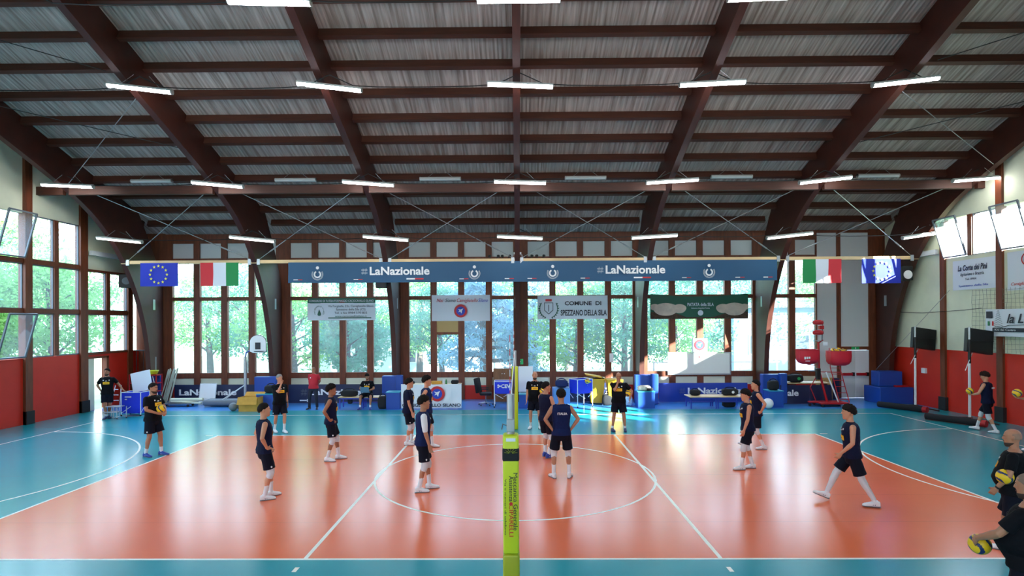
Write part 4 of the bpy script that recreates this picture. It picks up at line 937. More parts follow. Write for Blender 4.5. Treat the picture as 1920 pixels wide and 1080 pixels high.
# ---------------------------------------------------------------- left corner clutter
t = cart(-14.2, 13.0, .72, .5, .86, .1, M['brightblue'], 'blue ball cart that the leaning man rests his hand on', None); mb(M['white']).box(-14.42, 12.735, .69, -14.18, 12.74, .73).box(-14.42, 12.735, .6, -14.34, 12.74, .64).build('print_mark', t, label='small white print')
b = mb(M['paper']).rbox(-.38, -.004, -.02, .38, .004, .72, r=.002, seg=1); b.xf(Matrix.Translation((-14.05, 13.2, .9)) @ Matrix.Rotation(-.22, 4, 'Y') @ Matrix.Rotation(-.1, 4, 'X')); b.build('poster_board', label='white sheet of board leaning in the blue cart', cat='board')
mb(M['yellow']).lathe([(.14, 0), (.2, .14), (.22, .15), (.2, .16), (.15, .05), (.01, .03)], (-15.0, 15.3, 1.32), n=22).build('tub', smooth=True, label='yellow plastic tub above the blue cart', cat='tub')
t = thing('shelf_rack', 'dark red metal rack behind the leaning man', 'rack', (-15.4, 15.3, 0))
for x in (-15.85, -14.75):
    for y in (15.1, 15.48): mb(M['redmetal']).box(x-.02, y-.02, 0, x+.02, y+.02, 1.32).build('leg', t)
for z in (.3, .64, .97, 1.3): mb(M['redmetal']).box(-15.87, 15.08, z-.03, -14.73, 15.5, z).build('shelf', t)
t = thing('ladder', 'thin white stepladder beside the blue cart', 'ladder', (-15.05, 13.4, 0))
for s in (0, 1): mb(M['white']).tube([(-15.15+s*.4, 12.9, 0), (-15.02+s*.22, 13.1, 1.1)], .015).build('rail', t)
for i in range(5): mb(M['white']).tube([(-15.13+i*.02, 12.92+i*.035, .15+i*.2), (-14.77-i*.03, 12.92+i*.035, .15+i*.2)], .012).build('rung', t)
t = thing('step_stool', 'folding white step stool in front of the blue cart', 'stool', (-14.4, 12.2, 0))
for i, (z, x0) in enumerate(((.46, -14.75), (.26, -14.85))): mb(M['alu']).rbox(x0+.1, 12.05, z-.03, x0+.6, 12.35, z, r=.008).build('step', t)
for x in (-14.25, -14.08):
    l = mb(M['alu']).tube([(x, 12.08 if x < -14.2 else 12.33, .04), (x, 12.08 if x < -14.2 else 12.33, .43)], .016).build('leg', t); mb(M['rubber']).ball((x, 12.08 if x < -14.2 else 12.33, .025), .025, 6).build('rubber_foot', l)
for x in (-14.63, -14.55): mb(M['alu']).tube([(x, 12.33, 0), (x, 12.33, .43)], .016).build('leg', t)
rnd = random.Random(3)
for i in range(9):
    x = -14.72+i*.048; dx = rnd.uniform(-.02, .06)
    mb(mat('pale_pole', '#a7aea0', rough=.5)).tube([(x-.05+rnd.uniform(-.06, .03), 15.35+rnd.uniform(-.12, .05), 0), (x+dx, 15.9, 1.44+rnd.uniform(-.05, .08))], .024, 8).build('pole', smooth=True, label='pale grey pole in the bundle leaning beside the navy banner', cat='pole', group='bundle of pale poles')
mb(M['steel']).tube([(-14.98, 15.45, 0), (-14.95, 15.4, 2.03)], .02).build('pole', label='thin dark pole standing alone by the blue corner pad', cat='pole')
mb(M['white']).tube([(-14.5, 15.0, 0), (-15.1, 15.35, 1.38)], .018).build('pole', label='thin white pole leaning away from the bundle', cat='pole')
t = thing('trolley', 'low dark metal trolley at the foot of the pole bundle', 'trolley', (-13.9, 15.2, 0))
mb(M['steel']).box(-14.6, 15.0, .1, -13.3, 15.4, .14).build('deck', t)
for x in (-14.5, -13.4):
    for y in (15.02, 15.38): mb(M['rubber']).lathe([(.005, -.015), (.05, -.015), (.05, .015), (.005, .015)], (x, y, .05), 'y', 12).build('wheel', t)
mb(M['cream']).tube([(-14.2, 15.2, .27), (-12.9, 15.25, .27)], .07, 12).build('roll', smooth=True, label='cream rolled mat lying low by the pole bundle', cat='roll')
mb(M['cream']).tube([(-14.2, 15.2, .14+.07), (-12.9, 15.12, .14+.0)], .05, 12).build('roll', smooth=True, label='thin cream tube lying under the rolled mat', cat='roll')
t = thing('whiteboard', 'plain whiteboard leaning on the navy banner by the poles', 'whiteboard', (-12.95, 15.7, 0))
b = mb(M['white']).rbox(-.34, -.012, 0, .34, .012, .88, r=.004); b.xf(Matrix.Translation((-12.96, 15.62, .0)) @ Matrix.Rotation(-.2, 4, 'X')); b.build('board_face', t)
b = mb(M['alu'])
for s in (-1, 1): b.box(s*.34-.012, -.018, 0, s*.34+.012, .018, .89)
b.box(-.34, -.018, .865, .34, .018, .89); b.xf(Matrix.Translation((-12.96, 15.62, .0)) @ Matrix.Rotation(-.2, 4, 'X')); b.build('frame', t)
for i, (c, lab) in enumerate((((-10.98, 13.9, .16), 'grey ball beside the cardboard box, clear in front'), ((-10.86, 14.25, .16), 'grey ball tucked behind the cardboard box edge'))):
    mb(M['grey']).ball(c, .16, 14).build('medicine_ball', smooth=True, label=lab, cat='ball')
t = thing('cardboard_box', 'open cardboard box with flap folded down by the grey balls', 'box', (-10.3, 13.95, 0))
b = mb(M['cardboard'])
for a in ((-10.68, 13.72, 0, -9.92, 13.73, .55), (-10.68, 14.2, 0, -9.92, 14.21, .55), (-10.68, 13.73, 0, -10.67, 14.2, .55), (-9.93, 13.73, 0, -9.92, 14.2, .55), (-10.67, 13.73, 0, -9.93, 14.2, .01)): b.box(*a)
b.build('box_body', t)
b = mb(M['cardboard']).box(-.38, -.005, -.3, .38, .005, 0); b.xf(Matrix.Translation((-10.32, 13.7, .56)) @ Matrix.Rotation(-.35, 4, 'X')); b.build('flap', t, label='front flap folded outward')
b = mb(M['cardboard']).box(-.38, -.005, 0, .38, .005, .22); b.xf(Matrix.Translation((-10.3, 14.215, .55)) @ Matrix.Rotation(-.9, 4, 'X')); b.build('flap', t)
# basketball hoop on a wheeled base
t = thing('basketball_hoop', 'portable basketball hoop with small fan-shaped backboard', 'hoop', (-11.5, 15.3, 0))
prof = [(.33*math.cos(a), .3*math.sin(a)) for a in [PI*k/12 for k in range(13)]]; prof = [(.33, -.36), (.33, 0)]+prof[1:-1]+[(-.33, 0), (-.33, -.36)]+[(-.2, -.42), (.2, -.42)]
b = mb(M['white']).prism([(-10.5+a, 2.62+c) for a, c in prof], 14.98, 15.02, 'y'); b.build('backboard', t)
b = mb(M['black']).tube([(-10.5+a, 15.0, 2.62+c) for a, c in prof], .02, 6, closed=True); b.build('board_rim', t)
mb(M['black']).strip([(-10.61, 2.34), (-10.39, 2.34), (-10.39, 2.62), (-10.61, 2.62), (-10.61, 2.34)], [(-10.57, 2.38), (-10.43, 2.38), (-10.43, 2.58), (-10.57, 2.58), (-10.57, 2.38)], 14.975, 14.98, 'y').m(M['darkprint']).box(-10.57, 14.976, 2.38, -10.43, 14.979, 2.58).build('target_square', t)
mb(M['black']).tube([(-10.12+.0, 14.75, 2.27)]+[(-10.32+.2*math.cos(a), 14.72+.2*math.sin(a), 2.27) for a in [2*PI*k/20 for k in range(20)]], .012, 6, closed=True).build('rim_ring', t)
mb(M['bluemetal']).tube([(-11.17, 15.3, 2.0), (-11.1, 15.25, 2.2), (-10.85, 15.1, 2.3), (-10.5, 15.03, 2.32)], .028).build('neck', t)
mb(M['alu']).tube([(-11.17, 15.3, .2), (-11.17, 15.3, 2.02)], .06, 12).build('pole', t, smooth=True)
for s in (-1, 1): mb(M['white']).tube([(-12.2, 15.3+s*.15, .18), (-11.2, 15.3+s*.02, .85)], .016).build('strut', t)
b = mb(M['grey']).rbox(-12.8, 14.95, .04, -11.0, 15.55, .28, r=.09, seg=3); b.build('base', t, smooth=True)
# speakers
t = thing('loudspeaker', 'black square loudspeaker high in the corner above the open door', 'speaker', (-16.3, 15.7, 5.2))
b = mb(M['black']).rbox(-.27, -.18, -.28, .27, .18, .28, r=.02); b.xf(Matrix.Translation((-16.28, 15.6, 5.2)) @ Matrix.Rotation(.4, 4, 'Z')); b.build('cabinet', t)
b = mb(M['grey']).lathe([(.13, 0), (.15, 0), (.15, .01), (.13, .01)], (0, -.185, 0), 'y', 24); b.xf(Matrix.Translation((-16.28, 15.6, 5.2)) @ Matrix.Rotation(.4, 4, 'Z')); b.build('driver_ring', t)
text('LEM', .1, (-16.2, 15.4, 5.2), M['grey'], t, rot=(PI/2, 0, .4)); mb(M['steel']).tube([(-16.3, 15.75, 5.3), (-16.68, 15.9, 5.4)], .02).build('bracket', t)
t = thing('loudspeaker', 'black loudspeaker half hidden under the long banner', 'speaker', (-5.38, 14.75, 4.9)); mb(M['black']).rbox(-5.6, 14.65, 4.8, -5.2, 14.95, 5.2, r=.02).build('cabinet', t); mb(M['steel']).box(-5.32, 14.66, 5.2, -5.28, 14.7, 5.79).build('bracket', t)
t = thing('loudspeaker', 'dark loudspeaker with pale cone beside the sunlit blue flag', 'speaker', (15.55, 14.7, 5.2)); b = mb(M['black']).rbox(15.34, 14.52, 4.98, 15.76, 14.82, 5.54, r=.02); b.build('cabinet', t); mb(M['white']).lathe([(.01, .0), (.17, .0), (.17, .02), (.01, .02)], (15.55, 14.5, 5.2), 'y', 24).build('cone', t)
# spotlights over the net line on the beam
for k, x in enumerate([-1.0, -.72, -.5, -.26, .42, .62, .88, 1.1]):
    t = thing('spotlight', 'small dark clip spotlight on the beam above the net line', 'spotlight', (x, 14.5, 5.93), 'clip spotlights on the beam')
    mb(M['black']).tube([(x, 14.52, 5.931), (x+.03, 14.5, 6.0)], .012).build('clip', t); b = mb(M['black']).lathe([(.02, 0), (.05, .03), (.055, .1)], (0, 0, 0), 'y', 12); b.xf(Matrix.Translation((x+.03, 14.5, 6.04)) @ Matrix.Rotation(.5*(-1)**k, 4, 'Z')); b.build('spot_head', t)
t = thing('emergency_lamp', 'small white emergency lamp on the beam at the centre arch', 'lamp', (.1, 14.5, 5.93)); mb(M['white']).rbox(-.05, 14.4, 6.1, .26, 14.46, 6.17, r=.01).build('lamp_body', t); mb(M['steel']).strip([(-.1, 5.94), (-.1, 6.08), (.3, 6.08), (.3, 5.94)], [(-.08, 5.94), (-.08, 6.06), (.28, 6.06), (.28, 5.94)], 14.42, 14.44, 'y').build('bracket', t)

# ---------------------------------------------------------------- volleyball net and posts
def post(y, label, lab_txt=True):
    t = thing('net_post', label, 'post', (0, y, 0))
    mb(M['alu']).tube([(0, y, 0), (0, y, 2.5)], .05, 16).build('pole', t, smooth=True)
    s = 1 if y < 5 else -1
    b = mb(M['yellow']).rbox(-.1, y-.1, .5 if y < 5 else .0, .1, y+.1, 2.0, r=.03, seg=3); b.build('pad', t, smooth=True)
    if y < 5:
        mb(M['yellow2']).rbox(-.105, y-.105, 0, .105, y+.105, .5, r=.03, seg=3).build('lower_pad', t, smooth=True, label='darker lower pad')
        mb(M['blackcloth']).rbox(-.107, y-.107, 1.66, .107, y+.107, 1.84, r=.03, seg=3).build('printed_band', t, label='dark printed band')
        b = mb(M['yellow'])
        for k in range(7):
            a = PI*(k+.5)/7; b.bar((.02*math.cos(a), y-.109, 1.77+.02*math.sin(a)), (.085*math.cos(a), y-.109, 1.77+.06*math.sin(a)), .014, .002)
        b.build('print', t)
        for i, (tx, sz, z, xo, mt_) in enumerate((('Meccanica Generale', .075, 1.17, .055, M['darkprint']), ('Assistenza', .075, 1.33, .0, M['darkprint']), ('CIPARELLI', .075, .93, .0, M['redprint']), ('Via e numeri di telefono', .035, 1.1, -.07, M['darkprint']))):
            text(tx, sz, (xo, y-.112, z), mt_, t, rot=(PI/2, PI/2, 0), width=(.72, .32, .4, .7)[i])
        mb(M['redprint']).lathe([(.001, 0), (.022, 0), (.022, .003), (.001, .003)], (0, y-.112, 1.14), 'y', 14).build('dot', t)
        mb(M['paper']).box(-.06, y-.108, 1.92, .06, y-.105, 1.96).build('maker_label', t)
    mb(M['alu']).rbox(-.05, y-.12*1, 2.04, .05, y-.051, 2.2, r=.01).build('winch', t); mb(M['steel']).tube([(-.05, y-.09, 2.12), (-.1, y-.1, 2.14), (-.11, y-.14, 2.08)], .008).build('crank', t)
    return t
post(-1.0, 'near net post in yellow padding with printed black text')
post(9.95, 'far net post in yellow padding')
t = thing('volleyball_net', 'volleyball net seen edge-on between the two yellow posts', 'net', (0, 4.5, 1.43))
b = mb(mat('net_black', '#2a2a30', rough=.8))
for i in range(96): b.tube([(0, -.2+i*.1, 1.48), (0, -.2+i*.1, 2.38)], .0025, 3)
for j in range(10): b.tube([(0, -.2, 1.48+j*.1), (0, 9.3, 1.48+j*.1)], .0025, 3)
b.build('mesh', t)
mb(M['white']).box(-.006, -.25, 2.36, .006, 9.35, 2.43).build('top_tape', t); mb(mat('dark_red_tape', '#7e1b2c', rough=.7)).box(-.006, -.25, 1.43, .006, 9.35, 1.48).build('bottom_tape', t)
for y in (-.01, 8.96): mb(M['white']).box(-.012, y, 1.44, .012, y+.05, 2.42).build('side_band', t)
for y, e in ((-.25, -.96), (9.35, 9.9)):
    for z in (2.4, 1.5): mb(M['white']).tube([(0, y, z), (0, e, z+.04)], .008).build('tension_cord', t)
for y, lab in ((0, 'red and white antenna on the near side of the net'), (9, 'red and white antenna on the far side of the net')):
    a = thing('net_antenna', lab, 'antenna', (-.015, y, 1.43))
    for k in range(18): mb(M['redprint'] if k % 2 else M['white']).tube([(-.02, y, 1.43+k*.1), (-.02, y, 1.53+k*.1)], .006, 6).build('red_band' if k % 2 else 'white_band', a)

# ---------------------------------------------------------------- ball machine with two red bags
t = thing('ball_machine', 'tall red ball machine frame on castors with two throwing wheels on top', 'machine', (12.3, 14.6, 0))
mb(M['redmetal']).rbox(12.0, 14.3, .1, 13.1, 15.0, .17, r=.02).build('base_frame', t)
mb(M['redmetal']).rbox(11.65, 14.5, .14, 12.0, 14.7, .2, r=.02).build('side_foot', t)
for x, y in ((12.05, 14.33), (13.05, 14.33), (12.05, 14.97), (13.05, 14.97), (11.7, 14.6)): mb(M['rubber']).lathe([(.005, -.02), (.055, -.02), (.055, .02), (.005, .02)], (x, y, .055), 'y', 12).build('castor', t)
mb(M['redmetal']).tube([(12.45, 14.75, .17), (12.12, 14.7, 1.4), (12.1, 14.7, 2.55)], .045, 10).build('mast', t, smooth=True)
mb(M['white']).tube([(12.75, 14.45, .17), (12.3, 14.5, 1.35)], .028).build('lift_strut', t, label='white lift strut')
mb(M['redmetal']).tube([(12.12, 14.7, 1.35), (11.72, 14.6, .75), (11.95, 14.6, .18)], .02).build('side_tube', t)
mb(M['grey']).tube([(12.25, 14.7, 2.6), (12.28, 14.7, 3.3)], .022).build('head_pole', t); mb(M['redmetal']).tube([(12.1, 14.7, 2.5), (12.28, 14.7, 2.62)], .03).build('head_bracket', t)
mb(M['redmetal']).rbox(12.12, 14.62, 3.05, 12.3, 14.78, 3.2, r=.02).build('motor', t)
for z in (3.32, 2.92):
    o = mb(M['redmetal']).lathe([(.02, -.09), (.17, -.08), (.2, -.04), (.2, .04), (.17, .08), (.02, .09)], (12.05, 14.62, z), 'z', 24).build('throwing_wheel', t, smooth=True); mb(M['redprint']).lathe([(.05, 0), (.12, .0), (.12, .02), (.05, .02)], (12.05, 14.62, z+.085), 'z', 18).build('hub', o)
mb(M['steel']).box(11.92, 14.6, 2.58, 12.22, 14.75, 2.6).build('tray', t)
for x in (12.62, 13.0):                                   # ladder-like ball rack
    mb(M['redmetal']).tube([(x+.12, 14.35, .17), (x-.02, 14.75, 1.5), (x-.04, 14.8, 2.3)], .018).build('rack_rail', t)
for i in range(6): mb(M['redmetal']).tube([(12.72-.025*i, 14.38+i*.075, .3+i*.24), (13.1-.025*i, 14.38+i*.075, .3+i*.24)], .012).build('rack_rung', t)
mb(M['redmetal']).tube([(12.1, 14.7, 1.35), (12.95, 14.7, 1.33)], .018).build('cross_tube', t)
mb(M['grey']).tube([(12.12, 14.68, 1.38), (11.65, 14.6, 1.4)], .02).build('handle', t); mb(M['black']).rbox(11.95, 14.55, 1.05, 12.12, 14.68, 1.5, r=.02).build('control_box', t)
b = mb(M['paper']).rbox(12.24, 14.6, 2.4, 12.42, 14.62, 2.55, r=.005, seg=1).build('maker_plate', t)
def red_bag(x, y, z0, z1, w, label, txt=None):
    t = thing('ball_bag', label, 'bag', (x, y, z0)); b = mb(M['rednylon'])
    k0 = 0; n = 28; rings = []
    for z, s in ((z0, .55), (z0+.05, .8), (z0+.16, .98), (z1-.2, 1.02), (z1, 1.0), (z1, .95), (z0+.18, .92), (z0+.08, .7)):
        rings.append([(x+math.copysign(abs(math.cos(a))**.6, math.cos(a))*w/2*s*(1+.03*math.sin(a*9)), y+math.copysign(abs(math.sin(a))**.6, math.sin(a))*w*.38*s, z) for a in [2*PI*k/n for k in range(n)]])
    vs = [p for r in rings for p in r]; fs = []
    for i in range(len(rings)-1):
        for k in range(n): fs.append((i*n+k, i*n+(k+1) % n, (i+1)*n+(k+1) % n, (i+1)*n+k))
    fs += [tuple(range(n)), tuple((len(rings)-1)*n+k for k in range(n))]
    b._add(vs, fs); b.build('bag_body', t, smooth=True)
    mb(M['redmetal']).tube([(p[0], p[1], z1) for p in rings[4]], .014, 6, closed=True).build('rim', t)
    if txt:
        b = mb(M['white'])
        for i in range(3): b.rbox(x-.28+i*.085, y-w*.4-.004, z0+.2+.012*i, x-.215+i*.085, y-w*.4, z0+.3+.0*i, r=.0015, seg=1)
        b.rbox(x-.24, y-w*.4-.004, z0+.12, x-.06, y-w*.4, z0+.145, r=.0015, seg=1); b.build('print_mark', t, label='small white print')
red_bag(11.62, 14.62, 1.68, 2.25, .8, 'red cloth ball bag with white lettering on the window side of the machine', 'MIKASA')
red_bag(12.95, 14.8, 1.60, 2.18, .86, 'red cloth ball bag heaped with yellow balls by the panic doors')
mb(M['redmetal']).tube([(12.0, 14.7, 1.62), (11.62, 14.62, 1.66)], .018).build('bag_arm', t)
for i, (dx, dy, dz) in enumerate(((-.25, -.1, 0), (-.05, -.15, .04), (.15, -.1, .0), (.3, 0, -.04), (-.12, .1, .02), (.08, .12, .0))):
    ball('yellow volleyball heaped in the red bag by the panic doors', (12.92+dx, 14.8+dy, 2.17+dz), rz=i, group='balls heaped in the red bag')
mb(M['osb']).box(12.85, 16.35, .01, 13.55, 16.37, .95).build('chipboard', label='sheet of chipboard leaning behind the ball machine', cat='board')
mb(M['navy']).rbox(13.6, 16.6, .0, 14.0, 16.9, .9, r=.02).build('locker', label='narrow navy box between the chipboard and the panic doors', cat='box')
t = ball('white and green ball on the floor beside the blue plinth of the walking players', (9.78, 14.0, .2), r=.2)
t.children[0].data.materials.clear(); t.children[0].data.materials.append(M['white']); t.children[0].data.materials.append(M['green'])
for ch in bpy.data.objects[-1:]: pass

# ---------------------------------------------------------------- practice-block stands
def stand(x, y, px, label):
    t = thing('block_stand', label, 'stand', (x, y, 0))
    mb(M['white']).tube([(x, y, .12), (x, y, 1.95)], .04, 12).build('pole', t, smooth=True, label='white pole'); mb(M['black']).tube([(x, y, 1.95), (x, y, 2.75)], .045, 12).build('sleeve', t); mb(M['alu']).tube([(x, y, 2.75), (x, y, 3.16)], .034, 12).build('top_pole', t)
    b = mb(M['black']).rbox(-.44, -.08, -.4, .44, .08, .4, r=.02); b.xf(Matrix.Translation((px, y+.1, 2.68)) @ Matrix.Rotation(.15, 4, 'Y') @ Matrix.Rotation(-.12, 4, 'X')); b.build('block_pad', t)
    mb(M['rubber']).tube([(px-.42, y+.0, 2.7), (px+.42, y+.0, 2.68)], .012).build('pad_seam', t)
    mb(M['steel']).tube([(x, y, 2.6), (px-.3, y+.1, 2.62)], .025).build('pad_arm', t)
    mb(M['white']).tube([(x-.45, y-.4, 1.75), (x+.3, y+.25, 2.3)], .012).build('crank_rod', t)
    mb(M['blackcloth']).tube([(x-1.1, y+.5, .12), (x-.35, y-.9, .12)], .11, 14).build('roller_weight', t, smooth=True)
    mb(M['redmetal']).tube([(x-.35, y-.9, .12), (x-.28, y-1.03, .12)], .11, 14).build('end_cap', t, smooth=True, label='red end cap')
    for p, q in (((x-1.0, y+.4, .1), (x, y+.05, .14)), ((x-.4, y-.8, .1), (x, y-.05, .14)), ((x, y, .1), (x+.35 if x < 15.8 else x+.1, y-.75, .04))): mb(M['black']).bar(p, q, .05, .04).build('base_bar', t)
    mb(M['black']).box(x-.06, y-.06, 0, x+.06, y+.06, .16).build('foot', t)
    return t
stand(15.32, 13.8, 15.7, 'practice block stand with black pad, the one nearer the corner pads')
stand(15.15, 10.95, 15.54, 'practice block stand with black pad, the one nearer the pine banner')
t = thing('electric_box', 'small white switch box on the red wall behind the first block stand', 'box', (XR-.06, 14.5, 1.35)); mb(M['white']).rbox(XR-.09, 14.4, 1.3, XR-.001, 14.62, 1.5, r=.01).build('box_case', t)
t = thing('railing', 'dark metal railing in the corner behind the yellow tub', 'railing', (-16.0, 16.6, 2.2))
b = mb(M['black']).tube([(-16.6, 16.5, 2.25), (-15.72, 16.5, 2.25)], .02); b.build('top_rail', t)
for x in (-16.5, -16.2, -15.9): mb(M['black']).tube([(x, 16.5, 0), (x, 16.5, 2.25)], .015).build('baluster', t)

# ---------------------------------------------------------------- people
def skin(name, c): return mat(name, c, rough=.5, noise_amt=.05, nscale=14)
SK = {'light': skin('skin_light', '#c98c6c'), 'tan': skin('skin_tan', '#b0785a'), 'brown': skin('skin_brown', '#9a6448')}
CL = {'jersey': mat('jersey_navy', '#0b1230', rough=.8, spec=.2), 'royal': mat('jersey_royal', '#0e1d4a', rough=.8, spec=.2), 'black': mat('shirt_black', '#06080f', rough=.85, spec=.2), 'shorts': mat('shorts_navy', '#070b1c', rough=.8, spec=.2),
      'red': mat('polo_red', '#c01f30', rough=.75), 'trousers': mat('trousers_dark', '#10182c', rough=.8), 'white': mat('sock_white', '#dfe1e4', rough=.8), 'pad': mat('kneepad_white', '#cfd2d6', rough=.75),
      'shoe_w': mat('shoe_white', '#e4e6e8', rough=.45), 'shoe_b': mat('shoe_blue', '#1d3f9a', rough=.5), 'shoe_k': mat('shoe_black', '#101116', rough=.5), 'shoe_n': mat('shoe_navy', '#1b2c5e', rough=.5), 'sole': mat('sole', '#6b7078', rough=.6), 'solek': mat('sole_dark', '#20242c', rough=.6)}
HR = {'greycrop': mat('hair_grey_crop', '#7c675a', rough=.8), 'dark': mat('hair_dark', '#17100d', rough=.8, spec=.2), 'brown': mat('hair_brown', '#2a1a14', rough=.8, spec=.2), 'grey': mat('hair_grey', '#8d8b88', rough=.8), 'stubble': mat('hair_shaved', '#96725e', rough=.8), 'beard': mat('beard_dark', '#3b2a23', rough=.9)}
EYEW = mat('eye_white', '#b9aca2', rough=.3); EYED = mat('eye_dark', '#1c130e', rough=.25); LIP = mat('lip', '#9a5548', rough=.5); PATCH = mat('patch_yellow', '#f2b80e', rough=.6)

def loft(b, rings, n=18, ex=1.0):
    """rings: (centre, xvec, yvec); closed solid through elliptical rings"""
    vs = []; fs = []
    for c, x, y in rings:
        for k in range(n):
            a = 2*PI*k/n; ca, sa = math.cos(a), math.sin(a)
            if ex != 1: ca = math.copysign(abs(ca)**ex, ca); sa = math.copysign(abs(sa)**ex, sa)
            vs.append(c+x*ca+y*sa)
    for i in range(len(rings)-1):
        for k in range(n): fs.append((i*n+k, i*n+(k+1) % n, (i+1)*n+(k+1) % n, (i+1)*n+k))
    fs += [tuple(range(n-1, -1, -1)), tuple((len(rings)-1)*n+k for k in range(n))]
    b._add(vs, fs)
def limb(b, pts, rad, n=12, cap=True, flat=1.0):
    """smooth tapered limb through points with a radius for each"""
    P_ = [Vector(p) for p in pts]; Q = []; R_ = []
    for i in range(len(P_)-1):
        for k in range(4):
            t = k/4; Q.append(P_[i].lerp(P_[i+1], t)); R_.append(rad[i]+(rad[i+1]-rad[i])*(3*t*t-2*t**3))
    Q.append(P_[-1]); R_.append(rad[-1])
    if cap:
        d0 = (Q[0]-Q[1]).normalized(); d1 = (Q[-1]-Q[-2]).normalized()
        Q = [Q[0]+d0*R_[0]*.85, Q[0]+d0*R_[0]*.5]+Q+[Q[-1]+d1*R_[-1]*.5, Q[-1]+d1*R_[-1]*.85]; R_ = [R_[0]*.35, R_[0]*.8]+R_+[R_[-1]*.8, R_[-1]*.35]
    b.tube(Q, R_, n)
def ik(a, t, l1, l2, pole):
    a, t, pole = Vector(a), Vector(t), Vector(pole); d = t-a; L = d.length
    if L > (l1+l2)*.995: t = a+d*((l1+l2)*.995/L); d = t-a; L = d.length
    x = (l1*l1-l2*l2+L*L)/(2*L); h = math.sqrt(max(0, l1*l1-x*x)); dn = d.normalized(); p = pole-dn*pole.dot(dn)
    return a+dn*x+p.normalized()*h, t
def solid(b, name, parent, vox, smooth_it=2, noise_a=0, label=None, disp=None):
    """fuse the pieces of a builder into one continuous surface"""
    me = bpy.data.meshes.new(name); me.from_pydata(b.v, [], b.f)
    bm = bmesh.new(); bm.from_mesh(me); bmesh.ops.recalc_face_normals(bm, faces=bm.faces[:]); bm.to_mesh(me); bm.free()
    o = bpy.data.objects.new(name, me); C.objects.link(o)
    m1 = o.modifiers.new('r', 'REMESH'); m1.mode = 'VOXEL'; m1.voxel_size = vox; m1.use_smooth_shade = True
    if smooth_it: m2 = o.modifiers.new('s', 'SMOOTH'); m2.iterations = smooth_it; m2.factor = .5
    dg = bpy.context.evaluated_depsgraph_get(); me2 = bpy.data.meshes.new_from_object(o.evaluated_get(dg))
    o.modifiers.clear(); o.data = me2; bpy.data.meshes.remove(me); me2.name = name
    me2.materials.clear()
    for mt in b.mats: me2.materials.append(mt)
    if disp:
        co = np.empty(len(me2.vertices)*3); me2.vertices.foreach_get('co', co); co = co.reshape(-1, 3)
        for i in range(len(co)): co[i] = disp(Vector(co[i]))
        me2.vertices.foreach_set('co', co.ravel()); me2.update()
    o.parent = parent
    if label: o['label'] = label
    return o
def hand(b, w, d, pn, side, curl=.35, spread=.012, k=1., thumb=.6):
    """w wrist, d pointing direction, pn palm normal; side +1 right hand"""
    d = d.normalized(); pn = (pn-d*pn.dot(d)).normalized(); lat = d.cross(pn).normalized()*side   # toward the thumb
    L = .09*k
    loft(b, [(w+d*L*t, lat*wx*k, pn*wz*k) for t, wx, wz in ((-.25, .026, .02), (0, .028, .02), (.3, .036, .017), (.7, .041, .015), (1.0, .039, .012))], 14, .85)
    for i, (o_, ln) in enumerate(((1.0, .074), (.34, .082), (-.33, .076), (-1.0, .060))):
        p = w+d*L*.95+lat*o_*.029*k; dd = (d+lat*o_*spread*6).normalized(); pts = [p-dd*.012, p]; ax_ = lat; cu = curl*(1+.12*(i-1.2))
        for s, fr in enumerate((.44, .32, .24)):
            dd = (Matrix.Rotation(-cu*side*1.0, 3, ax_) @ dd) if side > 0 else (Matrix.Rotation(cu*side*-1.0*-1.0, 3, ax_) @ dd)
            q = pts[-1]+dd*ln*fr*k; pts.append(q)
        b.tube(pts+[pts[-1]+dd*.003], [.0088*k, .0088*k, .0082*k, .0076*k, .0066*k, .003*k], 8)
    p = w+d*L*.28+lat*.03*k; dd = (d*.62+lat*.72+pn*thumb*.6).normalized(); q = p+dd*.036*k; dd2 = (dd+d*.6+pn*.35-lat*.35).normalized()
    b.tube([p-dd*.016, p, q, q+dd2*.03*k, q+dd2*.034*k], [.013*k, .0125*k, .0105*k, .0085*k, .004*k], 8)
def V(*a): return Vector(a)

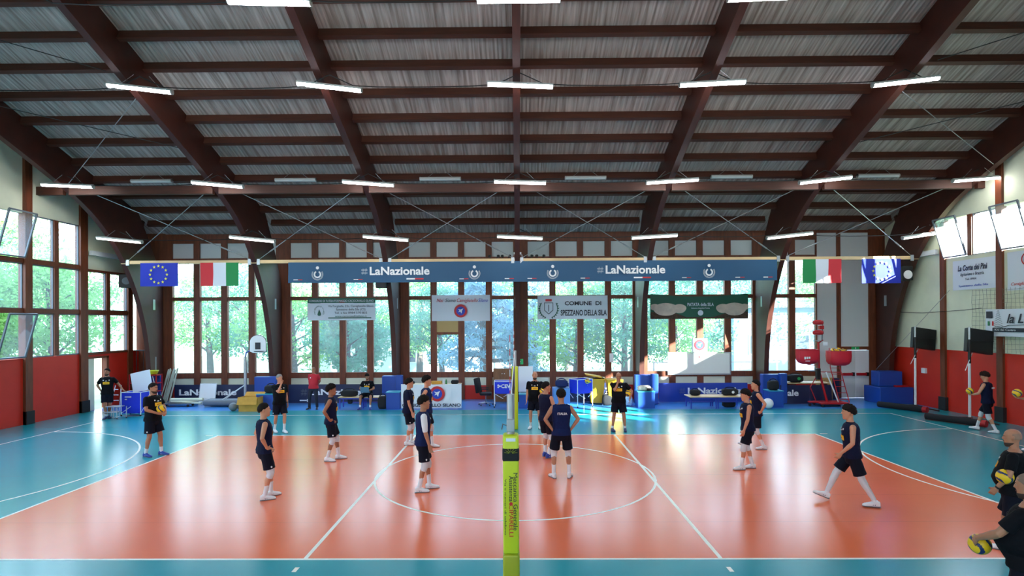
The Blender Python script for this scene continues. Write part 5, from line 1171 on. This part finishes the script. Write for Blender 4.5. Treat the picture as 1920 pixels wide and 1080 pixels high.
def person(name_label, loc, rz, H=1.85, sk='tan', top='jersey', topc='jersey', legc='shorts', hair='dark', hs='short', belly=0., lean=0., twist=0., drop=0., shift=(0, 0),
           feet=((.11, .02, 0, 0), (-.11, -.02, 0, 0)), hands=(('down',), ('down',)), head=(0, 0), kneepad=True, leggings=False, sock=.2, shoe='shoe_w', patch=True, back=None,
           beard=None, glasses=False, trousers=False, sleeve_white=None, seated=False, vox=.0085, bulk=1., watch=None, pitchlift=None, logo_short=True):
    k = H/1.8; t = thing('person', name_label, 'person', loc, 'people', rz=rz); t['group'] = 'volleyball players and coaches'
    T = Matrix.Scale(k, 4)
    z_p = .925-drop
    def sp(p):                                            # torso point (rest pose) -> posed
        p = Vector(p)
        if p.z > .93:
            f = min(1, (p.z-.93)/.5); q = Matrix.Rotation(twist*f, 3, 'Z') @ Vector((p.x, p.y, 0)); p = V(q.x, q.y, p.z)
        p = Matrix.Rotation(-lean, 3, 'X') @ (p-V(0, 0, .93)) + V(shift[0], shift[1], .93-drop); return p
    def sv(v): return Matrix.Rotation(-lean, 3, 'X') @ (Matrix.Rotation(twist, 3, 'Z') @ Vector(v))
    TOR = [(.83, .15, .105, 0), (.88, .166, .12, -.005), (.94, .168, .122, -.005), (1.02, .152, .108+belly*.7, belly*.45), (1.10, .146+belly*.5, .104+belly, belly*.7), (1.2, .158+belly*.4, .112+belly*.6, belly*.4), (1.3, .174, .118+belly*.2, .0),
           (1.38, .18, .115, -.005), (1.44, .165, .10, -.012), (1.48, .12, .075, -.012), (1.515, .07, .058, -.008)]
    TOR = [(z, x*bulk, y*bulk, oy) for z, x, y, oy in TOR]
    def torso(b, inf=0, z0=.8, z1=2, ex=.9, hemflare=0., n=22):
        R_ = []
        for z, x, y, oy in TOR:
            if z0 <= z <= z1: R_.append((sp((0, oy, z)), sv((x+inf+(hemflare*max(0, 1.05-z)), 0, 0)), sv((0, y+inf+(hemflare*max(0, 1.05-z)), 0))))
        loft(b, R_, n, ex)
    # skeleton
    hip = [sp((s*.092, -.005, .92)) for s in (1, -1)]
    sh = [sp((s*.178*bulk, -.012, 1.437)) for s in (1, -1)]
    neck0 = sp((0, -.01, 1.50)); hc = sp((0, .012, 1.675))
    HQ = Matrix.Rotation(-lean, 3, 'X') @ Matrix.Rotation(twist*.6+head[0], 3, 'Z') @ Matrix.Rotation(-head[1], 3, 'X')
    hv = lambda x, y, z: hc + HQ @ V(x, y, z)
    b = mb(SK[sk])
    torso(b, ex=.92)
    limb(b, [neck0-V(0, 0, .03), neck0.lerp(hc, .35), hv(0, -.015, -.06)], [.062, .056, .056])
    # head
    hd = []
    for z, rx, ry, oy in ((-.125, .028, .03, .055), (-.115, .042, .052, .04), (-.09, .056, .074, .024), (-.05, .066, .086, .012), (0, .074, .094, .002), (.045, .076, .098, -.004), (.08, .068, .088, -.006), (.105, .048, .064, -.008), (.12, .02, .03, -.008)):
        hd.append((hv(0, oy, z), HQ @ V(rx, 0, 0), HQ @ V(0, ry, 0)))
    loft(b, hd, 20)
    loft(b, [(hv(0, .088, .028), HQ @ V(.008, 0, 0), HQ @ V(0, .010, 0)), (hv(0, .1, 0), HQ @ V(.011, 0, 0), HQ @ V(0, .014, 0)), (hv(0, .106, -.018), HQ @ V(.017, 0, 0), HQ @ V(0, .016, 0)), (hv(0, .094, -.03), HQ @ V(.014, 0, 0), HQ @ V(0, .01, 0))], 10)   # nose
    loft(b, [(hv(0, .082, -.045), HQ @ V(.022, 0, 0), HQ @ V(0, .012, 0)), (hv(0, .086, -.056), HQ @ V(.024, 0, 0), HQ @ V(0, .012, 0)), (hv(0, .078, -.068), HQ @ V(.02, 0, 0), HQ @ V(0, .012, 0))], 10)
    loft(b, [(hv(-.045, .072, .034), HQ @ V(0, .016, 0), HQ @ V(0, 0, .008)), (hv(0, .088, .036), HQ @ V(0, .014, 0), HQ @ V(0, 0, .009)), (hv(.045, .072, .034), HQ @ V(0, .016, 0), HQ @ V(0, 0, .008))], 8)  # brow
    for s in (1, -1):                                     # ears
        loft(b, [(hv(s*.072, -.008, -.03), HQ @ V(.007, 0, 0), HQ @ V(0, .010, 0)), (hv(s*.08, -.012, -.005), HQ @ V(.008, 0, 0), HQ @ V(0, .017, 0)), (hv(s*.082, -.016, .02), HQ @ V(.007, 0, 0), HQ @ V(0, .016, 0)), (hv(s*.076, -.014, .032), HQ @ V(.005, 0, 0), HQ @ V(0, .008, 0))], 8)
    # arms
    E_, Wr = [], []
    hd_dirs = []
    for i, s in enumerate((1, -1)):
        h = hands[i]; kind = h[0]
        if kind == 'down': tg = V(s*(.235*bulk), .03+(h[1] if len(h) > 1 else 0), .90-drop); tg += V(shift[0], shift[1], 0); pole = V(s*.3, -1, 0); pn = V(-s, 0, 0); dr = None; cu = .3
        elif kind == 'hip': tg = sp((s*.195*bulk, -.03 if len(h) < 2 else h[1]-.05, 1.0)); pole = V(s*1.0, -.55 if len(h) < 3 else h[2], -.1); pn = V(-s, 0, -.1); dr = V(-s*.35, .75, -.45); cu = .25
        elif kind == 'back': tg = sp((s*.08, -.17, .98)); pole = V(s*1, -.4, 0); pn = V(0, -1, 0); dr = V(-s, 0, -.1); cu = .5
        elif kind == 'mouth': tg = hv(s*.04, .14, -.165); pole = V(s*.5, .2, -1); pn = HQ @ V(-s*.25, -1, 0); dr = HQ @ V(-s*.35, -.05, 1); cu = .55
        else: tg = Vector(h[1]); pole = Vector(h[2]); dr = Vector(h[3]) if h[3] is not None else None; pn = Vector(h[4]); cu = h[5]
        e, w = ik(sh[i], tg, .285, .255, pole); E_.append(e); Wr.append(w)
        if dr is None: dr = (w-e)
        fd = (w-e).normalized()
        hd_dirs.append((dr.normalized(), pn, cu))
        r = bulk**.5
        limb(b, [sh[i], sh[i].lerp(e, .35), sh[i].lerp(e, .8), e, e.lerp(w, .25), e.lerp(w, .7), w], [.052*r, .048*r, .040*r, .037*r, .040*r, .031*r, .025*r])
        hand(b, w+fd*.005, dr, pn, s, cu, thumb=.6)
    # legs
    K_, A_, F_ = [], [], []
    for i, s in enumerate((1, -1)):
        fx, fy, fz, ta = feet[i][:4]; pit = feet[i][4] if len(feet[i]) > 4 else 0
        an = V(fx, fy, .085+fz); fwd = Matrix.Rotation(ta, 3, 'Z') @ V(0, 1, 0)
        pole = V(s*.12+math.sin(-ta)*.5, 1, 0) if not seated else V(s*.15, .35, 1)
        kn, an = ik(hip[i], an, .43, .42, pole); K_.append(kn); A_.append(an); F_.append((Matrix.Rotation(ta, 3, 'Z') @ (Matrix.Rotation(pit, 3, 'X') @ V(0, 1, 0)), Matrix.Rotation(ta, 3, 'Z') @ (Matrix.Rotation(pit, 3, 'X') @ V(0, 0, 1))))
        r = bulk**.5; bk = (kn-hip[i]).cross(V(1, 0, 0))
        limb(b, [hip[i]+V(0, 0, -.02), hip[i].lerp(kn, .4), hip[i].lerp(kn, .85), kn, kn.lerp(an, .28)-V(0, .012, 0), kn.lerp(an, .65), an], [.09*r, .078*r, .056*r, .053*r, .054*r, .038*r, .031*r])
    o = solid(b, 'body', t, vox)
    o.matrix_basis = T
    def part(bb, nm, v_=None, label=None, sm=1, disp=None):
        q = solid(bb, nm, t, v_ or vox*1.15, sm, label=label, disp=disp); q.matrix_basis = T; return q
    def small(bb, nm, label=None, smooth=True):
        q = bb.build(nm, smooth=smooth); q.parent = t
        if nm in ('hair', 'beard') and 'sharp_edge' in q.data.attributes: q.data.attributes.remove(q.data.attributes['sharp_edge'])
        q.matrix_basis = T
        if label: q['label'] = label
        return q
    # shoes and socks
    for i, s in enumerate((1, -1)):
        a, (f, u) = A_[i], F_[i]; x = f.cross(u); bb = mb(CL[shoe]); g = a-u*.085
        loft(bb, [(g+f*y+u*z, x*w, u*h) for y, z, w, h in ((-.075, .05, .012, .02), (-.07, .05, .03, .045), (-.03, .058, .04, .056), (.02, .056, .041, .055), (.07, .043, .044, .042), (.12, .034, .049, .033), (.16, .029, .046, .027), (.19, .024, .032, .02), (.2, .022, .012, .01))], 16, .85)
        limb(bb, [g+f*-.02+u*.07, a+u*.012], [.042, .042], cap=False)
        q = part(bb, 'shoe', vox*.9, sm=2)
        bb = mb(CL['solek' if shoe in ('shoe_k', 'shoe_n') else 'sole'])
        loft(bb, [(g+f*y+u*.009, x*w, u*.009) for y, w in ((-.08, .02), (-.06, .038), (0, .04), (.07, .044), (.13, .051), (.175, .043), (.2, .02))], 16, .6); small(bb, 'sole', smooth=False)
        bb = mb(CL['shoe_n' if shoe == 'shoe_w' else 'white'])
        for e in (-1, 1):
            for q_ in (0, 1): bb.bar(g+x*e*.043+f*(.015+q_*.03)+u*.03, g+x*e*.034+f*(.0+q_*.03)+u*.062, .009, .004)
        small(bb, 'shoe_stripes', smooth=False)
        if sock and not trousers:
            kn = K_[i]; up_ = a.lerp(kn, sock/.42); bb = mb(CL['white']); limb(bb, [a-u*.01, a.lerp(up_, .5), up_], [.039, .040, .043 if sock > .12 else .040], cap=False); small(bb, 'sock')
        if leggings:
            bb = mb(CL['pad']); kn = K_[i]; limb(bb, [hip[i].lerp(kn, .55), hip[i].lerp(kn, .85), kn, kn.lerp(a, .28), kn.lerp(a, .6), kn.lerp(a, .9)], [.076, .066, .062, .061, .048, .041], cap=False); part(bb, 'leg_sleeve', label='white full-length leg sleeve')
        elif kneepad:
            bb = mb(CL['pad']); kn = K_[i]; limb(bb, [hip[i].lerp(kn, .74), kn-V(0, -.006, 0), kn.lerp(a, .22)], [.070, .066, .061], cap=False); part(bb, 'knee_pad', label='white knee pad')
    # shorts or trousers
    bb = mb(CL[legc]); R_ = [(sp((0, -.005, z)), sv((x*bulk+.010, 0, 0)), sv((0, y*bulk+.010+belly*.2, 0))) for z, x, y in ((.77, .12, .085), (.80, .15, .105), (.84, .158, .112), (.9, .17, .122), (.97, .165, .12), (1.0, .155, .113))]
    loft(bb, R_, 22, .9)
    for i in (0, 1):
        kn, a = K_[i], A_[i]
        if trousers: limb(bb, [hip[i], hip[i].lerp(kn, .5), kn, kn.lerp(a, .5), kn.lerp(a, .97)], [.105*bulk, .092, .074, .062, .06], cap=False)
        else: limb(bb, [hip[i]+V(0, 0, .02), hip[i].lerp(kn, .35), hip[i].lerp(kn, .8)], [.100*bulk, .103*bulk, .107*bulk], n=16, cap=False)
    def sdisp(p): 
        d = .006*noise.noise(p*9+V(H, rz, 0)); return p+V(d, d, 0)
    q = part(bb, 'trousers' if trousers else 'shorts', vox, disp=sdisp)
    if logo_short and not trousers:
        for i in (0, 1):
            if i == 0 or True:
                kn = K_[i]; c = hip[i].lerp(kn, .68); s = (1, -1)[i]
                bb = mb(CL['white']).ball(c+V(s*.1*bulk, .03, 0), .02, 8, (.5, .8, 1)); small(bb, 'shorts_badge')
                break
    # shirt
    bb = mb(CL[topc])
    torso(bb, .024 if top == 'jersey' else .028, z0=.87, z1=1.5, hemflare=.07)
    loft(bb, [(sp((0, -.012, 1.43)), sv((.178*bulk+.012, 0, 0)), sv((0, .098, 0))), (sp((0, -.012, 1.465)), sv((.16*bulk+.01, 0, 0)), sv((0, .084, 0))), (sp((0, -.01, 1.495)), sv((.10, 0, 0)), sv((0, .074, 0))), (sp((0, -.006, 1.512)), sv((.075, 0, 0)), sv((0, .066, 0)))], 20, .9)
    for i, s in enumerate((1, -1)):
        e = E_[i]
        if top != 'jersey': bb.ball(sh[i]-V(0, 0, .008), .064*bulk**.5, 10); limb(bb, [sh[i], sh[i].lerp(e, .35), sh[i].lerp(e, .72)], [.063*bulk**.5, .066*bulk**.5, .066*bulk**.5], n=14, cap=False)
        if top == 'jersey': limb(bb, [sh[i].lerp(sp((0, -.01, 1.44)), .4), sh[i]], [.07, .052], cap=False)
    def tdisp(p):
        d = .007*noise.noise(V(p.x*10, p.y*10, p.z*5)+V(H*9, rz, 0))+.004*noise.noise(p*26); return p+V(d, d, 0)
    part(bb, 'jersey' if top == 'jersey' else 'polo_shirt' if topc == 'red' else 'shirt', vox, disp=tdisp)
    def chest(u0, u1, z0, z1, mt, nm, side=1, off=.034, label=None):
        """cloth patch wrapped on the front (side 1) or back (-1) of the torso"""
        bb = mb(mt); vs = []; nn = 8
        for j, z in enumerate((z0, (z0+z1)/2, z1)):
            for i in range(len(TOR)-1):
                if TOR[i][0] <= z <= TOR[i+1][0]:
                    f = (z-TOR[i][0])/(TOR[i+1][0]-TOR[i][0]); rx = TOR[i][1]*(1-f)+TOR[i+1][1]*f; ry = TOR[i][2]*(1-f)+TOR[i+1][2]*f; oy = TOR[i][3]*(1-f)+TOR[i+1][3]*f
            for m_ in range(nn+1):
                u = u0+(u1-u0)*m_/nn; xx = u; yy = side*(ry+off)*max(0, 1-(abs(u)/(rx+off))**2.4)**.5
                vs.append(sp((xx, oy+yy, z)))
        fs = [(j*(nn+1)+i, j*(nn+1)+i+1, (j+1)*(nn+1)+i+1, (j+1)*(nn+1)+i) for j in range(2) for i in range(nn)]
        n0 = len(vs); vs2 = [v-sv((0, side*.006, 0)) for v in vs]; bb._add(vs+vs2, fs+[tuple(n0+q for q in reversed(f)) for f in fs]); return small(bb, nm, label)
    if patch:
        zp = 1.245 if top != 'jersey' else 1.19
        chest(-.10, .10, zp, zp+.085, PATCH, 'sponsor_patch', label='yellow chest patch')
        chest(-.06, .06, zp+.032, zp+.05, mat('patch_print', '#b5641a', rough=.6), 'patch_print', off=.0365)
        for u in (-.09, .09): chest(u-.014, u+.014, 1.375, 1.405, CL['white'], 'chest_badge')
        chest(-.025, .025, 1.355, 1.375, CL['white'], 'chest_badge')
    if back:
        me_ = text(back, .062, (0, 0, 0), CL['white'], None, width=.2, bold=.002); me_.parent = t; me_.name = 'back_lettering'
        p = sp((0, -.155*bulk**.5-.012, 1.33)); me_.location = (p.x*k, p.y*k, p.z*k); me_.rotation_euler = (PI/2-lean, 0, 0); me_.scale = (me_.scale[0]*k, k, k)
    if topc == 'red': chest(.06, .1, 1.33, 1.37, CL['white'], 'chest_badge')
    if sleeve_white is not None:
        i = sleeve_white; bb = mb(CL['white']); limb(bb, [sh[i].lerp(E_[i], .0), sh[i].lerp(E_[i], .5), sh[i].lerp(E_[i], .93)], [.062, .059, .05], n=14); small(bb, 'arm_sleeve', 'white sleeve on the upper arm')
    if watch is not None:
        i = watch; d = (Wr[i]-E_[i]).normalized(); bb = mb(CL['shoe_k']); bb.tube([Wr[i]-d*.035, Wr[i]-d*.01], .031, 12); small(bb, 'watch')
    # hair
    if hs:
        bb = mb(HR[hair]); amp = {'short': .007, 'fringe': .014, 'curly': .02, 'crop': .002, 'bald': 0}[hs]; g = {'short': .017, 'fringe': .030, 'curly': .036, 'crop': .005, 'bald': .0015}[hs]
        vs = []; fs = []; n1, n2 = 34, 56
        for j in range(n1+1):
            th = PI*j/n1*.5*1.55
            for i in range(n2):
                ph = 2*PI*i/n2; dx, dy, dz = math.sin(th)*math.cos(ph), math.sin(th)*math.sin(ph), math.cos(th)
                # hairline: how far down the hair reaches, by direction (front short, back long)
                fr = .5+.5*math.sin(ph); lim = 2.2-fr*(1.12 if hs in ('short', 'crop') else .98)
                if hs == 'bald': lim = 2.0 if fr < .55 else -1
                lim += .13*noise.noise(V(math.cos(ph)*4, math.sin(ph)*4, H*5)) if hs not in ('crop', 'bald') else 0
                gg = (.003+(g-.003)*min(1, max(0, (lim-th))/.5)**.55) if th < lim else -.012
                if hs == 'bald' and th < .85+.5*fr: gg = -.012
                rr = 1.0; nn_ = amp*(noise.noise(V(dx, dy, dz)*(7 if hs != 'curly' else 11)+V(H*7, rz*3, 1))+(.5 if hs == 'curly' else .22)*noise.noise(V(dx, dy, dz)*(17 if hs == 'curly' else 12))) if th < lim else 0
                p = V(dx*(.077+gg+nn_), -.006+dy*(.099+gg+nn_), .02+dz*(.102+gg+nn_*1.3)); vs.append(hv(*p))
        for j in range(n1):
            for i in range(n2): fs.append((j*n2+i, j*n2+(i+1) % n2, (j+1)*n2+(i+1) % n2, (j+1)*n2+i))
        bb._add(vs, fs); 
        if hs != 'bald' or True: small(bb, 'hair')
    if beard:
        bb = mb(HR[beard]); 
        for z, rx, ry, oy in ((-.1, 0, 0, 0),): pass
        loft(bb, [(hv(0, oy, z), HQ @ V(rx, 0, 0), HQ @ V(0, ry, 0)) for z, rx, ry, oy in ((-.131, .016, .018, .056), (-.124, .04, .042, .047), (-.108, .05, .058, .036), (-.09, .0585, .0765, .025), (-.072, .063, .081, .0185), (-.062, .06, .07, .012))], 20)
        bb.tube([hv(-.03, .083, -.06), hv(-.018, .094, -.046), hv(0, .1, -.042), hv(.018, .094, -.046), hv(.03, .083, -.06)], [.004, .006, .006, .006, .004], 6)
        small(bb, 'beard')
    if vox < .02:
        bb = mb(EYEW)
        for s in (1, -1): 
            e = small(mb(EYEW).ball(hv(s*.03, .0815, .008), .0098, 8, (1, 1, .55)), 'eye'); small(mb(EYED).ball(hv(s*.03, .0885, .008), .0055, 6), 'pupil')
        bb = mb(HR['dark' if hair not in ('grey',) else 'grey'])
        for s in (1, -1): small(mb(HR['dark' if hair not in ('grey',) else 'grey']).bar(hv(s*.015, .099, .03), hv(s*.045, .088, .032), .006, .007), 'eyebrow')
        small(mb(LIP).tube([hv(-.02, .093, -.056), hv(0, .1, -.055), hv(.02, .093, -.056)], [.003, .006, .003], 6), 'mouth')
    if glasses:
        bb = mb(M['black'])
        for s in (1, -1): bb.tube([hv(s*.032+.02*math.cos(a), .1, .006+.015*math.sin(a)) for a in [2*PI*q/12 for q in range(12)]], .002, 4, closed=True)
        bb.tube([hv(-.052, .1, .01), hv(-.078, 0, .01)], .002, 4); bb.tube([hv(.052, .1, .01), hv(.078, 0, .01)], .002, 4); small(bb, 'glasses')
    t['_h'] = H
    del t['_h']
    W_ = Matrix.Translation(loc) @ Matrix.Rotation(rz, 4, 'Z') @ T
    return t, W_, dict(wr=Wr, dirs=hd_dirs, sh=sh, el=E_)
R_ = math.radians
def heldball(W_, p, label, rz=0): return ball(label, tuple(W_ @ Vector(p)), rz=rz)

# coach with cap-short hair hugging a ball, at the court corner
t, w, j = person('coach in black shirt hugging a ball to his belly by the court corner', (-9.33, 6.42, 0), R_(-100), 1.88, 'tan', 'tee', 'black', belly=.03, bulk=1.08, kneepad=False, shoe='shoe_b', sock=.13, beard='beard', head=(.1, .05),
    feet=((.12, -.1, 0, -.2), (-.13, .12, 0, .1)), hands=(('to', (.12, .235, 1.08), (1, -.3, -.6), (-.75, .55, -.1), (-.3, -1, 0), .3), ('to', (-.10, .27, 1.05), (-1, -.3, -.6), (.75, .45, -.15), (.3, -1, 0), .3)))
heldball(w, (.03, .25, 1.18), 'yellow and blue volleyball hugged by the coach at the court corner')
# man leaning on the blue cart
t, w, j = person('coach in black shirt with one hand on the blue cart by the open door', (-14.72, 12.25, 0), R_(-158), 1.8, 'tan', 'tee', 'black', kneepad=False, shoe='shoe_n', sock=.1, head=(-.3, .0), beard='beard',
    feet=((.0, .12, 0, -.3), (-.02, -.08, 0, .5)), hands=(('hip',), ('to', (-.47, -.02, 1.02), (-.3, -.6, -.5), (-.8, 0, -.5), (0, .2, -1), .2)))
t, w, j = person('player with hands on hips standing nearest the hoop side of the court', (-4.84, 2.83, 0), R_(-56), 1.86, 'light', 'jersey', 'jersey', vox=.0075, feet=((.11, -.03, 0, -.1), (-.10, .12, 0, .15)), hands=(('hip', .05, -.7), ('hip', .05, -.7)), head=(-.15, 0), drop=.005, lean=-.03)
t, w, j = person('grey-haired coach with a hand at his mouth behind the far sideline', (-7.34, 9.51, 0), R_(-138), 1.82, 'light', 'tee', 'black', hair='grey', kneepad=False, belly=.03, feet=((.1, -.14, 0, .0), (-.1, .12, 0, .1)), hands=(('mouth',), ('down',)), watch=1, head=(.25, 0), drop=.01)
t, w, j = person('curly-haired player with a hand on his hip near the far attack line', (-4.55, 5.91, 0), R_(-76), 1.88, 'brown', 'jersey', 'jersey', hs='curly', feet=((.1, -.08, 0, -.35), (-.1, .16, 0, .0)), hands=(('hip', .03, -1.2), ('hip', .03, -.7)), head=(-.1, 0), drop=.005)
t, w, j = person('older man in a red polo with hands behind his back before the navy banner', (-8.0, 14.35, 0), R_(178), 1.66, 'tan', 'tee', 'red', legc='trousers', hair='stubble', hs='crop', belly=.03, bulk=1.05, kneepad=False, trousers=True, shoe='shoe_k', patch=False, feet=((.17, .05, 0, -.3), (-.17, .05, 0, .3)), hands=(('back',), ('back',)))
t, w, j = person('coach in black shirt seated on the bench with a laptop on his knees', (-5.9, 14.6, 0), R_(180), 1.78, 'tan', 'tee', 'black', kneepad=False, beard='beard', shoe='shoe_b', sock=.1, seated=True, drop=.385, lean=.18, head=(0, .35), shift=(0, 0),
    feet=((.2, .46, 0, -.2), (-.2, .46, 0, .2)), hands=(('to', (.12, .36, .74), (1, -.5, -.6), (-.3, .9, -.2), (0, 0, -1), .25), ('to', (-.12, .36, .74), (-1, -.5, -.6), (.3, .9, -.2), (0, 0, -1), .25)))
lp = thing('laptop', 'grey-blue laptop open on the lap of the seated coach', 'laptop', tuple(w @ Vector((0, .4, .66))))
b = mb(mat('laptop_lid', '#5c7f96', rough=.4)); b.rbox(-.17, .28, .672, .17, .5, .687, r=.004); b.xf(w); b.build('keyboard', lp)
b = mb(MATS['laptop_lid']); b.rbox(-.17, -.005, 0, .17, .007, .22, r=.004); b.xf(w @ Matrix.Translation((0, .5, .687)) @ Matrix.Rotation(-.25, 4, 'X')); b.build('screen', lp)
t, w, j = person('tall player with a white upper-arm sleeve inside the centre circle', (-1.84, 3.33, 0), R_(-74), 1.92, 'tan', 'jersey', 'royal', vox=.0075, hair='dark', hs='fringe', feet=((.1, -.09, 0, -.1), (-.1, .13, 0, .05)), hands=(('down', .06), ('down', .03)), sleeve_white=0, lean=.02)
t, w, j = person('player in a sleeved navy shirt standing at the far attack line', (-2.97, 7.7, 0), R_(-86), 1.84, 'light', 'tee', 'jersey', hs='fringe', feet=((.1, -.03, 0, -.1), (-.1, .07, 0, 0)), hands=(('down', .1), ('down', .05)), lean=.03, kneepad=True)
t, w, j = person('tall dark-haired player with bare shoulders standing behind the attack line', (-2.38, 7.22, 0), R_(-84), 1.96, 'light', 'jersey', 'royal', hs='fringe', feet=((.1, -.08, 0, -.1), (-.1, .12, 0, .05)), hands=(('hip', .0, -1.3), ('hip', .0, -.6)))
t, w, j = person('bald bearded coach holding a ball under his arm beside the far net post', (.64, 10.03, 0), R_(176), 1.82, 'light', 'tee', 'black', hair='stubble', hs='bald', beard='beard', belly=.045, bulk=1.1, kneepad=False, sock=.13, feet=((.14, .02, 0, -.3), (-.15, .06, 0, .35)),
    hands=(('down', .1), ('to', (-.27, .22, 1.13), (-1, -.6, -.3), (.35, .75, 0), (1, -.2, 0), .35)))
heldball(w, (-.25, .14, 1.2), 'yellow volleyball under the arm of the bald coach by the far net post', 1)
t, w, j = person('player with ITALIA on his back and hands on hips by the net', (1.04, 4.26, 0), R_(3), 1.93, 'tan', 'jersey', 'royal', vox=.0075, hair='dark', hs='fringe', back='ITALIA', patch=False, feet=((.16, 0, 0, -.35), (-.16, 0, 0, .35)), hands=(('hip', .0, -.3), ('hip', .0, -.3)), head=(0, .08), kneepad=True)
t, w, j = person('player in blue shoes half hidden behind the one with ITALIA on his back', (.80, 6.15, 0), R_(-48), 1.9, 'light', 'jersey', 'jersey', hs='short', shoe='shoe_b', feet=((.1, -.02, 0, -.3), (-.1, .06, 0, .1)), hands=(('to', (.16, .22, 1.02), (1, -.8, -.3), (-.5, .7, -.4), (-.5, 0, -1), .25), ('down', .1)), head=(-.4, 0))
t, w, j = person('bald coach touching his chin with a ball under the other arm', (3.23, 9.57, 0), R_(172), 1.82, 'tan', 'tee', 'black', hair='stubble', hs='bald', belly=.05, bulk=1.12, kneepad=False, shoe='shoe_n', sock=.09, feet=((.2, .05, 0, .35), (-.19, .0, 0, .0)),
    hands=(('mouth',), ('to', (-.33, .14, 1.02), (-1, -.4, 0), (0, .3, -1), (1, 0, 0), .5)), head=(.1, .1))
heldball(w, (-.275, .04, 1.17), 'yellow volleyball under the arm of the coach touching his chin', 2)
t, w, j = person('player walking with arm hanging, first in front of the bench on the far half', (5.38, 4.95, 0), R_(84), 1.83, 'light', 'jersey', 'jersey', vox=.0075, hs='fringe', feet=((.09, -.12, 0, 0), (-.1, .16, 0, .1)), hands=(('down', 0), ('down', .12)), lean=.05, head=(0, .12))
t, w, j = person('player with hand on hip walking just behind another on the far half', (6.45, 7.07, 0), R_(78), 1.85, 'light', 'jersey', 'jersey', hs='short', feet=((.1, .22, .02, 0, .35), (-.1, -.16, 0, 0)), hands=(('hip', -.03, -1.0), ('hip', -.03, -1.2)), drop=.02)
t, w, j = person('dark-haired player in full white leg sleeves striding inside the end line', (6.30, 2.43, 0), R_(70), 1.88, 'light', 'jersey', 'jersey', vox=.0072, hs='fringe', leggings=True, feet=((.1, .40, .03, 0, .35), (-.1, -.34, 0, 0)), hands=(('down', -.12), ('to', (-.2, .2, .93), (-.6, -1, 0), (.1, .55, -.8), (.8, 0, 0), .55)), drop=.045, lean=.05)
t, w, j = person('player walking along the red wall carrying a ball before him', (14.35, 9.25, 0), R_(32), 1.84, 'light', 'jersey', 'jersey', back='ITALIA', patch=False, hs='curly', hair='brown', feet=((.1, .30, 0, 0, .1), (-.1, -.24, 0, 0)), drop=.03, lean=.06, head=(.1, .3),
    hands=(('to', (.08, .33, 1.08), (1, -.6, -.4), (-.5, .75, 0), (-.4, 0, 1), .35), ('to', (-.12, .3, 1.08), (-1, -.6, -.4), (.5, .75, 0), (.4, 0, 1), .35)))
heldball(w, (-.02, .42, 1.17), 'yellow volleyball carried by the player walking along the red wall', .5)
t, w, j = person('bald bearded coach with a ball under his arm at the court corner nearest the camera', (7.27, .08, 0), R_(44), 1.83, 'tan', 'tee', 'black', hair='stubble', hs='bald', beard='beard', belly=.06, bulk=1.12, kneepad=False, sock=.12, vox=.0072, back='IT', feet=((.12, .12, 0, -.1), (-.12, -.1, 0, .1)),
    hands=(('down', .1), ('to', (-.26, .16, .98), (-1, -.7, 0), (.1, .5, -.8), (1, 0, 0), .5)), head=(.05, .05), watch=1)
heldball(w, (-.27, .07, 1.16), 'yellow volleyball under the arm of the coach at the near court corner', 1)
t, w, j = person('large grey-cropped coach in black holding a ball low, closest to the camera', (5.29, -2.42, 0), R_(30), 1.85, 'tan', 'tee', 'black', hair='greycrop', hs='crop', beard='beard', belly=.07, bulk=1.2, kneepad=False, sock=.12, vox=.006, back='ITALIA', feet=((.15, .05, 0, -.1), (-.15, -.05, 0, .1)),
    hands=(('down', .1), ('to', (-.2, .36, 1.09), (-1, -.8, -.2), (.55, .55, -.75), (.9, 0, -.6), .38)), head=(.1, .1))
heldball(w, (-.045, .40, .98), 'yellow and blue volleyball in the hand of the closest coach', .3)
t, w, j = person('person mostly beyond the picture edge holding a ball out by the red wall', (13.5, 6.45, 0), R_(70), 1.84, 'light', 'jersey', 'jersey', hs='short', feet=((.1, .22, 0, 0), (-.1, -.1, 0, 0)), hands=(('down', .1), ('to', (-.15, .50, 1.36), (-1, -.4, -.6), (.15, 1, .1), (0, .1, 1), .3)))
heldball(w, (-.13, .58, 1.49), 'yellow volleyball held out at arm length by the red wall', 1)
